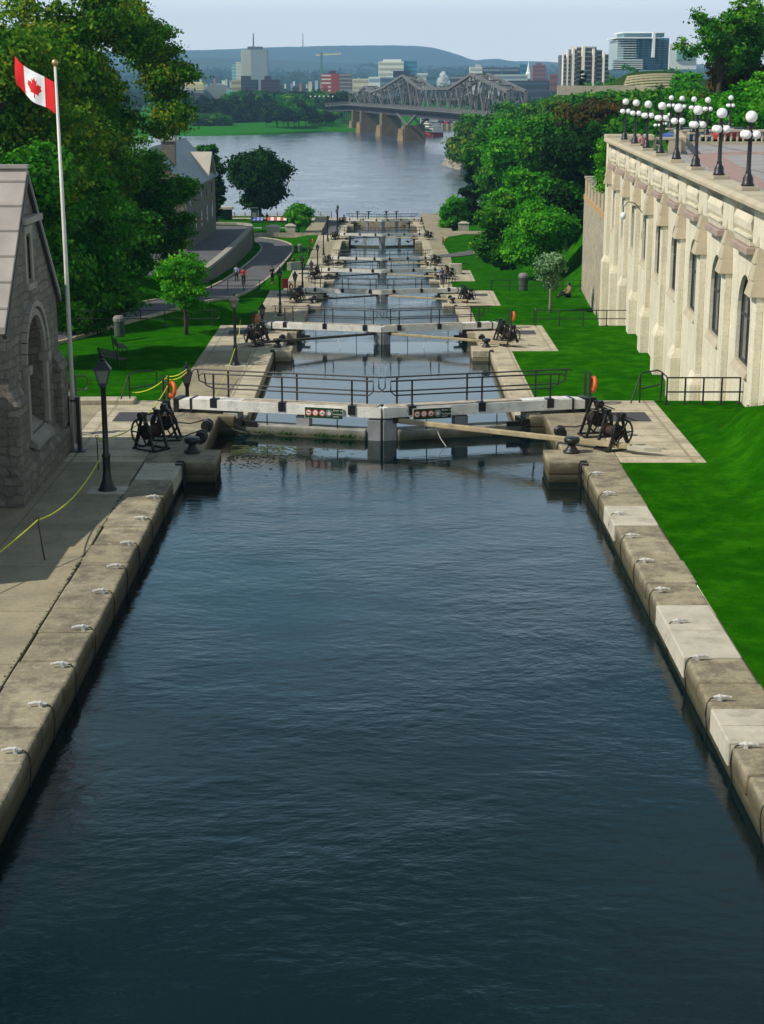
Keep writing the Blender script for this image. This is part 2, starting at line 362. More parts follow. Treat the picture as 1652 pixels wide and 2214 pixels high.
# ================================================================ levels of the flight
TIERS = [(-40,58.6,0.0),(58.6,101.0,-3.35),(101.0,146.2,-6.75),(146.2,184.2,-9.15),(184.2,261.0,-12.05),(261.0,304.5,-13.25)]
GATES = [(56.65,0.0),(99.0,-3.35),(144.1,-6.75),(182.0,-9.15),(222.5,-12.05),(258.9,-12.05),(302.2,-13.25)]   # tip Y, coping z
WATER = [(0,55.6,-.65),(55.6,98.0,-3.95),(98.0,143.1,-7.25),(143.1,181.0,-9.65),(181.0,221.5,-12.55),(221.5,257.9,-13.75),(257.9,301.2,-14.6),(301.2,306,-16.75)]
RIVER = -16.75
def level(Y):
    for a, b, z in TIERS:
        if Y < b: return z
    return -13.25
BZ = [(58.6,0,-3.35),(101.0,-3.35,-6.75),(146.2,-6.75,-9.15),(184.2,-9.15,-12.05),(261.0,-12.05,-13.25)]
def t_np(Y):
    z = np.zeros_like(Y)
    for y, a, b in BZ:
        z = z + (b-a)*np.clip((Y-y-.1)/3.6, 0, 1)
    return z
ROAD = [(-45,70,-1.5),(-34,82,-3.0),(-24,95,-4.0),(-19.5,112,-4.6),(-16.6,132,-5.9),(-15.6,150,-7.7),(-15.2,180,-9.8),(-15.2,215,-11.5),(-15.4,240,-12.2),(-17.5,254,-12.5),(-22,261,-12.6),(-32,264,-12.7),(-60,265,-12.7)]
def densify(pl, step=1.0):
    out = []
    P = [Vector(p) for p in pl]
    for i in range(len(P)-1):
        p0 = P[max(i-1,0)]; p1 = P[i]; p2 = P[i+1]; p3 = P[min(i+2, len(P)-1)]
        n = max(2, int((p2-p1).length/step))
        for k in range(n):
            t = k/n
            out.append(.5*((2*p1)+(p2-p0)*t+(2*p0-5*p1+4*p2-p3)*t*t+(3*p1-p0-3*p2+p3)*t**3))
    out.append(P[-1]); return out
ROADP = densify(ROAD, 1.5); RA = np.array([tuple(p) for p in ROADP])
PATHR = densify([(7.2,227,-12.05),(10,229,-12.05),(13.5,234,-12.05),(18,241,-12.0),(26,250,-11)], 1.2)
def near_line(X, Y, A):
    d = np.full(X.shape, 1e9); z = np.zeros_like(X)
    for i in range(len(A)-1):
        ax, ay, az = A[i]; bx, by, bz = A[i+1]; vx, vy = bx-ax, by-ay
        t = np.clip(((X-ax)*vx+(Y-ay)*vy)/(vx*vx+vy*vy), 0, 1)
        dd = np.hypot(X-ax-t*vx, Y-ay-t*vy); k = dd < d
        d = np.where(k, dd, d); z = np.where(k, az+(bz-az)*t, z)
    return d, z
RHW = 2.2
def ss(x): x = np.clip(x, 0, 1); return x*x*(3-2*x)
rzY = lambda Y: np.interp(Y, RA[:RA.shape[0]-8,1], RA[:RA.shape[0]-8,2])
cxY = lambda Y: np.interp(Y, [82,95,112,132,150,240,262], [-34,-24,-19.5,-16.6,-15.6,-15.4,-18])
def h_left(X, Y):
    base = t_np(Y); cx = cxY(Y); rz = rzY(Y)
    z = base + (rz-base)*ss((-11.5-X)/np.maximum(-11.5-(cx+RHW+.5), .8))*(Y > 75)
    up = np.interp(Y, [165,180,252], [-8.0,-8.9,-9.9])
    hill = rz + .28*np.clip(cx-RHW-.6-X, 0, 60)
    ter = np.where(X < -19.55, up, rz)
    left = np.where(Y < 160, hill, np.where(Y < 172, hill+(ter-hill)*(Y-160)/12, ter))
    left = np.where(X < -34, left+.25*np.clip(-34-X, 0, 60), left)
    z = np.where((X < cx-RHW-.4) & (Y > 82) & (Y < 252.2), left, z)
    z = np.where((Y <= 82) & (X < -14), np.maximum(z, t_np(Y)+.18*np.clip(-14-X, 0, 60)*ss((Y-60)/20)), z)
    z = np.where(Y >= 252.2, np.where(X < -18, -12.6, z), z)
    d, r = near_line(X, Y, RA)
    k = 1-ss((d-RHW-.2)/1.2)
    z = np.where((Y > 84) & (X > -48), z+(r-.07-z)*k, z)
    z = np.where(Y > 300, np.minimum(z, -13.25), z)
    z = z-4.2*ss((Y-316)/6)
    return z-.03
SHORE = [(300,9),(312,9),(330,14),(400,24),(470,36),(528,41),(545,36),(562,26),(590,22),(650,26),(730,32),(850,38),(1100,62),(1500,90)]
shX = lambda Y: np.interp(Y, [a for a,b in SHORE], [b for a,b in SHORE])
toe = lambda Y: np.interp(Y, [146,200,300,400,480,531,562,588,730,1000,1500], [19.5,18,16,30,42,46,36,30,40,60,100])
crest = lambda Y: np.interp(Y, [146,200,300,400,480,531,588,730,1000,1500], [27,32,46,58,72,80,76,84,110,150])
plat = lambda Y: np.interp(Y, [120,300,450,700,1000,1500], [6,5,5,1,-9,-12])
wallX = lambda Y: 13.02+(Y-56.04)*.0564
def h_right(X, Y):
    z = t_np(Y)
    z = np.where((Y > 184) & (Y < 300), z, z)
    land = np.where(Y > 306, RIVER+.3+ss((X-shX(Y))/6)*1.8, z)
    up = plat(Y); w = np.clip((X-toe(Y))/np.maximum(crest(Y)-toe(Y), 3), 0, 1)
    r = land+(up-land)*ss(w)
    z = np.where(Y > 145, r, z)
    z = z + (Y > 145)*9.8*np.exp(-((X-74)**2/(2*19**2)+(Y-458)**2/(2*np.where(Y < 458, 24, 60)**2)))
    z = np.where((Y > 306) & (X < shX(Y)), RIVER-2.5, z)
    z = np.where((Y > 306) & (X < shX(Y)+1.5) & (X >= shX(Y)), RIVER+.25, z)
    z = np.where((Y <= 306) & (Y > 300), z, z)
    z = np.where((Y > 108) & (Y < 149) & (X > wallX(Y)+.8), 0.6, z)
    z = z+1.35*ss((X-10.4)/2.0)*ss((57.2-Y)/6.5)
    z = np.where((Y > 136) & (X > 25.0) & (Y < 149), 6.0, z)
    return z-.03
def gridmesh(name, xs, ys, fn, m, keep=None):
    X, Y = np.meshgrid(np.array(xs, float), np.array(ys, float)); Z = fn(X, Y)
    nx, ny = len(xs), len(ys)
    v = np.stack([X, Y, Z], -1).reshape(-1, 3)
    i = np.arange(ny-1)[:,None]*nx+np.arange(nx-1)[None]
    f = np.stack([i, i+1, i+nx+1, i+nx], -1).reshape(-1, 4)
    if keep is not None:
        f = f[keep(*(v[f].mean(1).T))]
    me = bpy.data.meshes.new(name)
    me.vertices.add(len(v)); me.vertices.foreach_set('co', v.ravel())
    me.loops.add(f.size); me.loops.foreach_set('vertex_index', f.ravel().astype(np.int32))
    me.polygons.add(len(f)); me.polygons.foreach_set('loop_start', np.arange(len(f))*4)
    me.update(calc_edges=True); me.validate(); me.materials.append(m)
    me.polygons.foreach_set('use_smooth', [True]*len(me.polygons))
    o = bpy.data.objects.new(name, me); COL.objects.link(o); return o
ysn = sorted(set(list(np.arange(-30, 330, 1.5))+[b for a,b,c in TIERS[:-1]]+[b+.12 for a,b,c in TIERS[:-1]]+[58.7,62.3]))
xl = sorted([-10.08]+list(np.arange(-11, -34, -1.0))+[-19.52, -19.58]+list(np.arange(-34, -140, -5.0)))
struct(gridmesh('lawn', xl, ysn, h_left, M['grass'], lambda x,y,z: (y > 43) | (x < -24)), 'mown lawn on the left side of the flight')
xr = sorted([7.34]+list(np.arange(8, 60, 1.0))+list(np.arange(60, 260, 6.0)))
struct(gridmesh('lawn', xr, [y for y in ysn if y <= 300]+[301,303,305.5], h_right, M['grass']), 'mown lawn on the right side of the flight')
yb = [305.5,306.5]+list(np.arange(309, 800, 3.0))+list(np.arange(800, 1500, 20.0))
xb = sorted(list(np.arange(6, 140, 1.5))+list(np.arange(140, 420, 15.0)))
struct(gridmesh('river_bank', xb, yb, h_right, M['bank']), 'wild wooded river bank beyond the last lock')
# rocky point
xs_ = []
mb = MB(); rr_ = random.Random(3)
for k in range(420):
    Y = rr_.uniform(500, 640); X = float(shX(Y))+rr_.uniform(-.6, 4.5); z = RIVER+.1+(X-float(shX(Y)))*.32; r = rr_.uniform(.35, 1.1)
    a = rr_.uniform(0, 3); vs = []
    for i in range(6):
        t = a+i*PI/3; vs.append((X+r*1.3*math.cos(t)*rr_.uniform(.7,1.2), Y+r*1.3*math.sin(t), z-r*.4))
    for i in range(6):
        t = a+.4+i*PI/3; vs.append((X+r*.7*math.cos(t), Y+r*.7*math.sin(t)*rr_.uniform(.7,1.2), z+r*rr_.uniform(.4,.7)))
    mb.add(vs, [(6,7,8,9,10,11)]+[(i,(i+1)%6,6+(i+1)%6,6+i) for i in range(6)])
tag(mb.build('shore_rocks', M['rock'], fix=False), 'pale rocks piled along the shore of the wooded point', 'rocks', kind='stuff')
# canal bed / ground under the locks so nothing is open below
mb = MB(); mb.box(-7.3, 7.3, -35, 306, -24, -19.5); struct(mb.build('canal_bed', M['wall']))
# ================================================================ water
for i, (a, b, z) in enumerate(WATER[:-1]):
    mb = MB(); hw = 6.3 if i else 6.4
    a2 = a if i else -34
    mb.add([(-hw,a2,z),(hw,a2,z),(hw,b,z),(-hw,b,z)], [(0,1,2,3)])
    struct(mb.build('canal_water' if i else 'basin_water', M['water0'] if i < 2 else M['water1'], fix=False))
mb = MB(); mb.add([(-3500,299,RIVER),(3500,299,RIVER),(3500,1700,RIVER),(-3500,1700,RIVER)], [(0,1,2,3)])
struct(mb.build('river', M['river'], fix=False))
# algae and litter near the first gate
mb = MB()
for k in range(900):
    x = -5.1+abs(random.gauss(0, 1.5)); y = 53.9+(x+5)*-.12-abs(random.gauss(0, 1.3)); r = random.uniform(.02, .09)
    if y < 48.9: continue
    a = random.uniform(0, 6); mb.add([(x+r*math.cos(a+i*2.1)*random.uniform(.6,1.5), y+r*math.sin(a+i*2.1), -.646+.0001*(k%7)) for i in range(3)], [(0,1,2)])
tag(mb.build('algae', mat('algae', (.05,.065,.015), .8, .5, 3, 0), fix=False), 'scum of green algae floating below the left gate leaf', 'algae', kind='stuff')
# ================================================================ lock walls
def side_poly(y0, y1, gY, sgn, first):
    a = 6.17
    pts = [(a, y0)]
    if gY:
        n0, n1 = gY-8.05, gY-6.3
        pts += [(a, n0), (5.15, n0), (5.15, n1), (5.75, n1), (5.75, gY-.9), (5.2, gY-.9), (5.2, gY+1.9), (y1 and 5.2, y1)] if y1 > gY+1.95 else [(a, n0), (5.15, n0), (5.15, n1), (5.75, n1), (5.75, gY-.9), (5.2, gY-.9), (5.2, y1)]
    else: pts.append((a, y1))
    return [(x*sgn, y) for x, y in pts]
names = ['foreground basin','first chamber','second chamber','third chamber','fourth chamber','fifth chamber','river chamber']
segs = []
start = -34
NEWST = [(1,41.2,43.2),(1,31.0,34.4),(1,26.6,28.2),(-1,46.3,48.4)]
for k, (gY, z) in enumerate(GATES):
    end = [58.6,101.0,146.2,184.2,224.6,261.0,304.5][k]
    segs.append((start, end, gY, z, WATER[k+1][2] if k < 6 else RIVER)); start = end
for sgn, sd in ((-1, 'left'), (1, 'right')):
    for k, (y0, y1, gY, z, zw) in enumerate(segs):
        t = thing('lock_wall', f'pale stone lock wall along the {sd} side of the {names[k]}', 'lock wall', (sgn*6.17, y0 if k else 20, z))
        pl = side_poly(y0, y1, gY, sgn, k == 0)
        outx = 7.36
        body = pl+[(sgn*outx, y1), (sgn*outx, y0)]
        mb = MB(); mb.prism(body, 'z', -20, z-.42); mb.build('wall_face', M['wall' if k else 'wall0'], t)
        # coping: split where the pier begins so stones can be bevelled
        mb = MB(); pl2 = [(x-sgn*.035, y) for x, y in pl]
        mb.prism(pl2+[(sgn*outx, y1+.02), (sgn*outx, y0)], 'z', z-.42, z)
        if k: mb.build('coping', M['paving'], t, bevel=.045)
        else:
            cb = MB(); cb.prism([(q[0],q[1]) for q in pl2[1:]]+[(sgn*outx, y1+.02), (sgn*outx, gY-8.05)], 'z', z-.42, z); rg = random.Random(5+sgn); yy = gY-8.06
            cb.v = [(a_, b_, c_) for a_, b_, c_ in cb.v]
            while yy > -30:
                ln = rg.uniform(1.3, 2.1); ya = yy-ln
                skip = [(a_, b_) for s_2, a_, b_ in NEWST if s_2 == sgn and a_-.02 < yy and b_+.02 > ya]
                segs_ = [(ya, yy)]
                if skip:
                    a_, b_ = skip[0]; segs_ = [(p_, q_) for p_, q_ in ((ya, a_-.01), (b_+.01, yy)) if q_-p_ > .15]
                    if b_ < yy and a_ < ya: ya = a_-.01
                for p_, q_ in segs_:
                    e = rg.uniform(-.015, .03); zt = z+rg.uniform(-.018, .006); x0_, x1_ = sorted((sgn*(6.135+e), sgn*(outx+rg.uniform(-.05,.02))))
                    w1, w2, w3 = (rg.uniform(0,.02) for _ in range(3))
                    cb.tbox(x0_, x1_, p_+.008, q_-.008, z-.42, x0_+w1*(sgn>0), x1_-w1*(sgn<0), p_+.008+w2, q_-.008-w3, zt)
                yy = ya
            cb.build('coping', M['coping'], t, bevel=.05)
        # iron ladder in the corner of the pier
        if k < 3:
            ld = MB(); yy = gY-8.12; xx = sgn*5.62
            xx = sgn*6.06; yy = gY-8.38
            for dy in (-.2, .2): ld.tube([(sgn*6.3, yy+dy, z+.04), (sgn*6.1, yy+dy, z+.04), (xx, yy+dy, z-.06), (xx, yy+dy, z-1.4)], .035, 6)
            for i in range(4): ld.tube([(xx, yy-.2, z-.15-.28*i), (xx, yy+.2, z-.15-.28*i)], .025, 6)
            ld.build('ladder', M['iron'], t)
        # lead-in roller on the coping edge
        if k < 5:
            for j, yy in enumerate((gY-5.3, gY-3.5) if k == 0 and sgn < 0 else (gY-4.6,)):
                r = MB(); xx = sgn*5.85
                r.lathe([(.02,-.2),(.2,-.2),(.2,-.15),(.13,-.1),(.13,.1),(.2,.15),(.2,.2),(.02,.2)], (0,0,0), 12)
                r.v = [(xx+v[0], yy+v[2], z+.2+v[1]) for v in r.v]
                r.bar((xx, yy-.24, z), (xx, yy-.24, z+.35), .1, .06); r.bar((xx, yy+.24, z), (xx, yy+.24, z+.35), .1, .06)
                r.build('chain_roller', M['iron'], t)
# apron paving at each gate, path on the left
for k, (gY, z) in enumerate(GATES):
    e = segs[k][1]
    for sgn in (-1, 1):
        x1 = 10.0 if sgn > 0 else 10.1
        if k >= 4: x1 = 8.6 if sgn > 0 else 10.1
        mb = MB(); mb.box(min(sgn*7.36, sgn*x1), max(sgn*7.36, sgn*x1), gY-8.05, e, z-3.6, z-.002)
        struct(mb.build('pavement', M['paving'], bevel=.03))
        pl = MB()
        a, b = sorted((sgn*7.5, sgn*9.3)); pl.box(a, b, gY-1.9, gY-.3, z, z+.012)
        if k < 4: tag(pl.build('metal_plate', M['plate'], loc=((a+b)/2, gY-1, z)), f"dark metal plate set in the {'left' if sgn<0 else 'right'} paving beside the {ORD[k+1]} gate from the front", 'metal plate', 'dark plates in the lockside paving')
start = -34
for k, (gY, z) in enumerate(GATES):
    mb = MB(); mb.box(-10.1, -7.362, start, gY-8.052, z-3.6, z-.003)
    struct(mb.build('path', M['path'])); start = segs[k][1]
mb = MB(); mb.box(-32, -10.105, -34, 58.55, -3.6, -.006); struct(mb.build('path', M['path']))
mb = MB(); mb.box(-18, -9.0, 57.8, 58.55, -.02, .16); tag(mb.build('kerb_wall', M['paving'], bevel=.03), 'low pale stone kerb behind the gabled stone building', 'kerb')
# right-hand path of the two lowest chambers and the cross paths
mb = MB(); mb.prism([(7.36,186),(8.0,186),(8.4,205),(9.3,216),(9.6,228),(9.3,240),(9.2,250),(10.5,258),(13.5,262.5),(22,264),(22,267.5),(11.5,268),(11.5,304.5),(7.36,304.5)], 'z', -12.6, -12.03)
struct(mb.build('path', M['path']))
mb = MB(); mb.prism([(-10.0,250),(-11.5,258),(-14,263),(-22,264.5),(-22,267.5),(-13,268),(-12,304.5),(-10.0,304.5)], 'z', -13.3, -12.5); struct(mb.build('path', M['path']))
mb = MB(); mb.box(-12, -7.36, 268, 304.5, -13.3, -13.2); struct(mb.build('path', M['asphalt']))
mb = MB(); mb.box(-34, 12, 304.6, 310, -20, -13.2); struct(mb.build('quay', M['paving']))
for sgn, x0, x1 in ((-1,-22,-10.1),(1,9.0,22)):
    mb = MB(); mb.box(x0, x1, 263.4, 263.8, -12.6, -11.95); struct(mb.build('kerb', M['paving']))
# roads
def strip(name, pts, hw, m, dz=.0, kerb=True):
    mb = MB(); vs = []; n = len(pts)
    for i, p in enumerate(pts):
        d = (pts[min(i+1,n-1)]-pts[max(i-1,0)]); d.z = 0; d.normalize(); nn = Vector((-d.y, d.x, 0))
        for w in (-hw, hw): vs.append(p+nn*w+Vector((0,0,dz)))
    mb.add(vs, [(2*i, 2*i+1, 2*i+3, 2*i+2) for i in range(n-1)])
    o = mb.build(name, m, fix=False); struct(o)
    if kerb:
        for w in (-hw-.12, hw+.12):
            kb = MB(); L_ = []
            for i, p in enumerate(pts):
                d = (pts[min(i+1,n-1)]-pts[max(i-1,0)]); d.z = 0; d.normalize(); nn = Vector((-d.y, d.x, 0)); L_.append(p+nn*w+Vector((0,0,dz+.02)))
            for i in range(n-1): kb.bar(L_[i], L_[i+1], .22, .2)
            struct(kb.build('kerb', M['paving']))
strip('road', ROADP, RHW, M['asphalt'])
strip('path', PATHR, 1.6, M['asphalt'], .06, False)
# ramp wall between the third and fourth chambers on the left
mb = MB(); mb.prism([(184.6,-12),(184.6,-8.3),(214,-11.3),(214,-12.3)], 'x', -10.75, -10.3); tag(mb.build('ramp_wall', M['newstone'], bevel=.04), 'white sloping stone wall beside the ramp down the left path', 'wall')
# ================================================================ gates
def make_leaf(first):
    """local frame: heel at the origin, x runs to the mitre, -y towards the camera; z=0 is the coping"""
    r = thing('lock_gate', 'tmp', 'lock gate')
    with local():
        b = MB(); b.prism([(-1.9,.14),(-1.4,.14),(5.44,.14),(5.44,.5),(-1.4,.5),(-1.9,.44)], 'y', -.28, .26)
        b.v = [(x, y*(1.0+.25*max(0,-x)/1.9), z) for x,y,z in b.v]
        for i in range(9):
            for dz in (.18, .38): b.ball((-.9+.72*i, -.285, dz), .022, 6)
        b.build('balance_beam', M['white'], r, bevel=.03)
        w = MB(); w.box(-1.2, 5.44, .27, .56, .40, .47); w.box(.4, 5.3, -.22, .2, .502, .535); w.build('walkway', M['deckwood'], r, bevel=.01)
        e = MB(); e.box(-2.12, -1.90, -.34, .34, .0, .5); e.box(-1.5,-1.42,-.345,.345,-.22,.52); e.box(-2.0,-1.93,-.36,-.3,-.2,.45); e.build('end_shoe', M['iron'], r)
        s = MB(); s.box(-1.7, -.55, -.42, .35, -.30, -.2); s.box(-1.6,-1.45,-.2,.1,-.35,-.0); s.build('beam_rest', M['paving'] , r)
        p = MB(); p.box(4.96, 5.44, -.27, .25, -4.0, .068); p.build('mitre_post', M['greypaint'], r, bevel=.02)
        q = MB(); q.tbox(2.42, 2.72, -.22, .2, -4.0, 2.38, 2.86, -.22, .2, .066); q.build('middle_post', M['greypaint'], r)
        h = MB(); h.box(-.28, .28, -.3, .3, -4.0, .068); h.build('heel_post', M['wale'], r, bevel=.03)
        c = MB(); c.box(-.42, .46, -.42, .36, -.42, -.12); c.box(.46, 1.0, -.36, -.30, -.36, -.18); c.build('heel_strap', M['iron'], r)
        wl = MB(); z0 = -.80 if first else -1.85
        wl.box(-.25, 4.93, -.34, .26, z0, z0+.52); wl.build('lower_wale', M['wale'], r, bevel=.05)
        for x in (1.35, 3.9): rd = MB(); rd.tube([(x, -.30, .1), (x, -.30, -1.0)], .02, 6); rd.build('tie_rod', M['iron'], r)
        for x in (-.62, 1.9, 4.42):
            br = MB(); br.box(x-.13, x+.13, -.33, -.26, .22, .52); br.box(x-.13, x+.13, -.33, .0, .50, .54); br.build('rail_bracket', M['iron'], r)
        hr = MB(); H = 1.42
        for y, x0, x1, ps in ((-.26, -1.05, 5.18, (-.62, 1.9, 4.42)), (.52, -1.6, 5.40, (-.35, 2.2, 4.75))):
            zt = H; zl = .92
            hr.tube([(x0-.1, y, zt-.08), (x0, y, zt), (x1, y, zt), (x1, y, zl+.15), (x1-.15, y, zl), (x0+.4, y, zl), (x0+.15, y, zl+.1), (x0+.1, y, zt)], .028, 6)
            for x in ps: hr.tube([(x, y, .47), (x, y, zt)], .035, 6)
        hr.build('handrail', M['iron'], r)
        ch = MB()
        ch.tube([(.1,-.4,-.25),(1.0,-.45,-.72),(1.55,-.46,-.80)], .028, 6); ch.tube([(.1,-.4,-.5),(1.0,-.45,-.62),(1.6,-.46,-.75)], .02, 6)
        ch.prism([(1.15,-.62),(1.5,-.58),(1.95,-.8),(1.5,-.72),(1.25,-.95),(1.1,-.9)], 'y', -.48, -.38)
        ch.build('sluice_lever', M['iron'], r)
    return r
ANG = math.atan(1.85/7.2)
def add_spar(r, dark, d=1):
    # spar reaching from the mitre post back over the water to the quay of the same side
    with local():
        sp = MB(); a = Vector((4.9, -.35, .05)); e = Vector((-.6, -6.7, .22))
        sp.bar(a, e, .15, .15); o = sp.build('push_spar', M['darkwood'] if dark else M['spar'], r, bevel=.03)
        cl = MB(); cl.box(4.55, 5.1, -.42, -.26, -.02, .16); cl.build('spar_clamp', M['iron'], r)
        tp = MB(); tp.prism([(-.5,-6.45),(-.95,-6.85),(-1.3,-7.3),(-.85,-7.1),(-.45,-6.8)], 'z', .14, .26); tp.build('spar_tip', M['newstone'], o)
        rp = MB(); rp.tube([(3.2,-1.9,-.02),(3.35,-2.0,-.5),(3.6,-2.2,-1.0)], .015, 5); rp.build('rope', M['pole'], o)
def place_leaf(r, k, sgn, label, group=None):
    gY, z = GATES[k]
    r.location = (sgn*5.25, gY-.45, z)
    r['label'] = label
    return r
G = 'white mitre gate leaves across the canal'
# right leaf runs to -x: mirror by scale is avoided, so build both hands
def mirror(r):
    for o in r.children_recursive:
        if o.type == 'MESH' and not o.data.get('mir'):
            me = o.data; co = np.empty(len(me.vertices)*3); me.vertices.foreach_get('co', co)
            co = co.reshape(-1,3); co[:,0] *= -1; me.vertices.foreach_set('co', co.ravel()); me.flip_normals(); me['mir'] = 1
    return r
first_l = make_leaf(True); place_leaf(first_l, 0, -1, 'left leaf of the nearest lock gate, white beam with green sign above weedy sill'); first_l.rotation_euler[2] = -ANG
first_r = mirror(make_leaf(True)); place_leaf(first_r, 0, 1, 'right leaf of the nearest lock gate, greyer beam with green sign and pale spar'); first_r.rotation_euler[2] = ANG
proto_l = make_leaf(False); add_spar(proto_l, True)
proto_r = make_leaf(False); add_spar(proto_r, False); mirror(proto_r)
with local():
    rt = thing('x', 'x', 'x'); sp = MB(); a = Vector((-4.9, -.35, .05)); e = Vector((.9, -6.9, .22))
    sp.bar(a, e, .17, .17); so = sp.build('push_spar', M['spar'], first_r, bevel=.03)
    tp = MB(); tp.prism([(.8,-6.65),(1.35,-7.05),(1.65,-7.5),(1.15,-7.3),(.75,-7.0)], 'z', .14, .26); tp.build('spar_tip', M['newstone'], so)
    cl = MB(); cl.box(-5.1, -4.55, -.42, -.26, -.02, .16); cl.build('spar_clamp', M['iron'], first_r)
    rp = MB(); rp.tube([(-3.9,-1.35,.0),(-3.75,-1.5,-.4),(-3.5,-1.7,-.8)], .015, 5); rp.build('rope', M['pole'], so)
    bpy.data.objects.remove(rt)
for o in (first_l, first_r): o['group'] = G
for k in (1,2,3,4,6,5):
    for sgn, pr, sd in ((-1, proto_l, 'left'), (1, proto_r, 'right')):
        r = pr if k == 5 else dup(pr, skip=('middle_post',) if k < 5 else ('push_spar','spar_clamp'))
        place_leaf(r, k, sgn, f'{sd} white leaf of the {ORD[k+1]} lock gate from the front', G); r['group'] = G
        r.rotation_euler[2] = sgn*ANG
# signs
def text(s, size, m, parent, loc, rx=PI/2):
    cu = bpy.data.curves.new('txt', 'FONT'); cu.body = s; cu.size = size; cu.extrude = .001
    o = bpy.data.objects.new('lettering', cu); COL.objects.link(o)
    dg = bpy.context.evaluated_depsgraph_get(); me = bpy.data.meshes.new_from_object(o.evaluated_get(dg))
    bpy.data.objects.remove(o); me.materials.clear(); me.materials.append(m)
    o = bpy.data.objects.new('lettering', me); COL.objects.link(o); o.parent = parent; o.location = loc; o.rotation_euler = (rx,0,0); return o
def disc(mb, cx, cz, r, y, n=24, mi=0): mb.prism([(cx+r*math.cos(2*PI*i/n), cz+r*math.sin(2*PI*i/n)) for i in range(n)], 'y', y, y+.004, mi)
def make_sign(parent, x0, label):
    with local():
        sg = thing('sign', label, 'sign', (x0, -.345, .22)); del sg['label']; del sg['category']
        sg.parent = parent
        bpy.data.objects.remove(sg)
        Y0 = -.345
        b = MB(); b.box(x0-.01, x0+1.37, Y0-.012, Y0+.03, .06-.01, .44); pl = b.build('sign_board', [M['signwhite']], parent)
        pl['label'] = label
        g = MB(); g.box(x0+.005, x0+1.355, Y0-.018, Y0-.0125, .064, .426); g.build('sign_panel', M['signgreen'], pl)
        for i in range(3):
            cx = x0+.14+.245*i; cz = .245
            a = MB(); disc(a, cx, cz, .112, Y0-.024); a.build('red_ring', M['signred'], pl)
            a = MB(); disc(a, cx, cz, .082, Y0-.029); a.build('white_disc', M['signwhite'], pl)
            a = MB(); a.bar((cx-.075, Y0-.032, cz+.06), (cx+.075, Y0-.032, cz-.06), .014, .004)
            a.build('red_slash', M['signred'], pl)
            a = MB()
            if i == 0: disc(a, cx-.02, cz, .03, Y0-.031, 12); a.bar((cx,Y0-.030,cz), (cx+.06,Y0-.030,cz-.01), .004, .02)
            elif i == 1: a.bar((cx-.05,Y0-.030,cz+.03), (cx+.04,Y0-.030,cz-.05), .004, .012)
            else: a.bar((cx-.06,Y0-.030,cz-.03), (cx+.055,Y0-.030,cz-.02), .004, .022); a.bar((cx,Y0-.030,cz+.03), (cx+.04,Y0-.030,cz-.01), .004, .02)
            a.build('pictogram', M['iron'], pl)
        cx = x0+.88; cz = .245
        a = MB(); disc(a, cx, cz, .118, Y0-.024); a.build('badge_ring', M['signwhite'], pl)
        a = MB(); disc(a, cx, cz, .108, Y0-.029); a.build('badge_disc', M['frame'], pl)
        a = MB()
        for i in range(8):
            t = PI*i/4+.2; a.add([(cx+.015*math.cos(t-1), Y0-.031, cz+.015*math.sin(t-1)), (cx+.075*math.cos(t-.18), Y0-.031, cz+.075*math.sin(t-.18)), (cx+.08*math.cos(t+.22), Y0-.031, cz+.08*math.sin(t+.22)), (cx+.015*math.cos(t+1), Y0-.031, cz+.015*math.sin(t+1))], [(0,1,2,3)])
        a.build('fan_symbol', M['signwhite'], pl)
    for s, dz in (('Blower  on', .33), ('Ventilateur', .20), ('ouvert', .12)):
        text(s, .075, M['signwhite'], pl, (x0+1.02, -.37, dz))
make_sign(first_l, 2.75, 'green warning sign with three red ringed symbols on the left beam')
make_sign(first_r, -4.4, 'green warning sign with three red ringed symbols on the right beam')
wale = [o for o in first_l.children if o.name.startswith('lower_wale')][0]
text('2009', .17, M['c_black'], wale, (3.05, -.345, -.78))
# weeds on the sill of the near left leaf
mb = MB()
for k in range(150):
    s = random.choice([.8,1.2,2.1,3.4,3.45,4.2]) + random.gauss(0,.22); x = -5.25+s*math.cos(ANG)-.36*math.sin(ANG); y = 56.2-s*math.sin(ANG)-.36*math.cos(ANG)
    h = random.uniform(.05,.2); a = random.uniform(0,6)
    mb.add([(x,y,-.62),(x+.05*math.cos(a),y-.02,-.6+h*.6),(x+.08*math.cos(a),y-.03-.03*random.random(),-.6+h),(x-.02,y-.02,-.6+h*.5)], [(0,1,2,3)])
tag(mb.build('weeds', M['leafB'], fix=False), 'small green weeds growing on the sill of the nearest left gate leaf', 'weeds', kind='stuff')
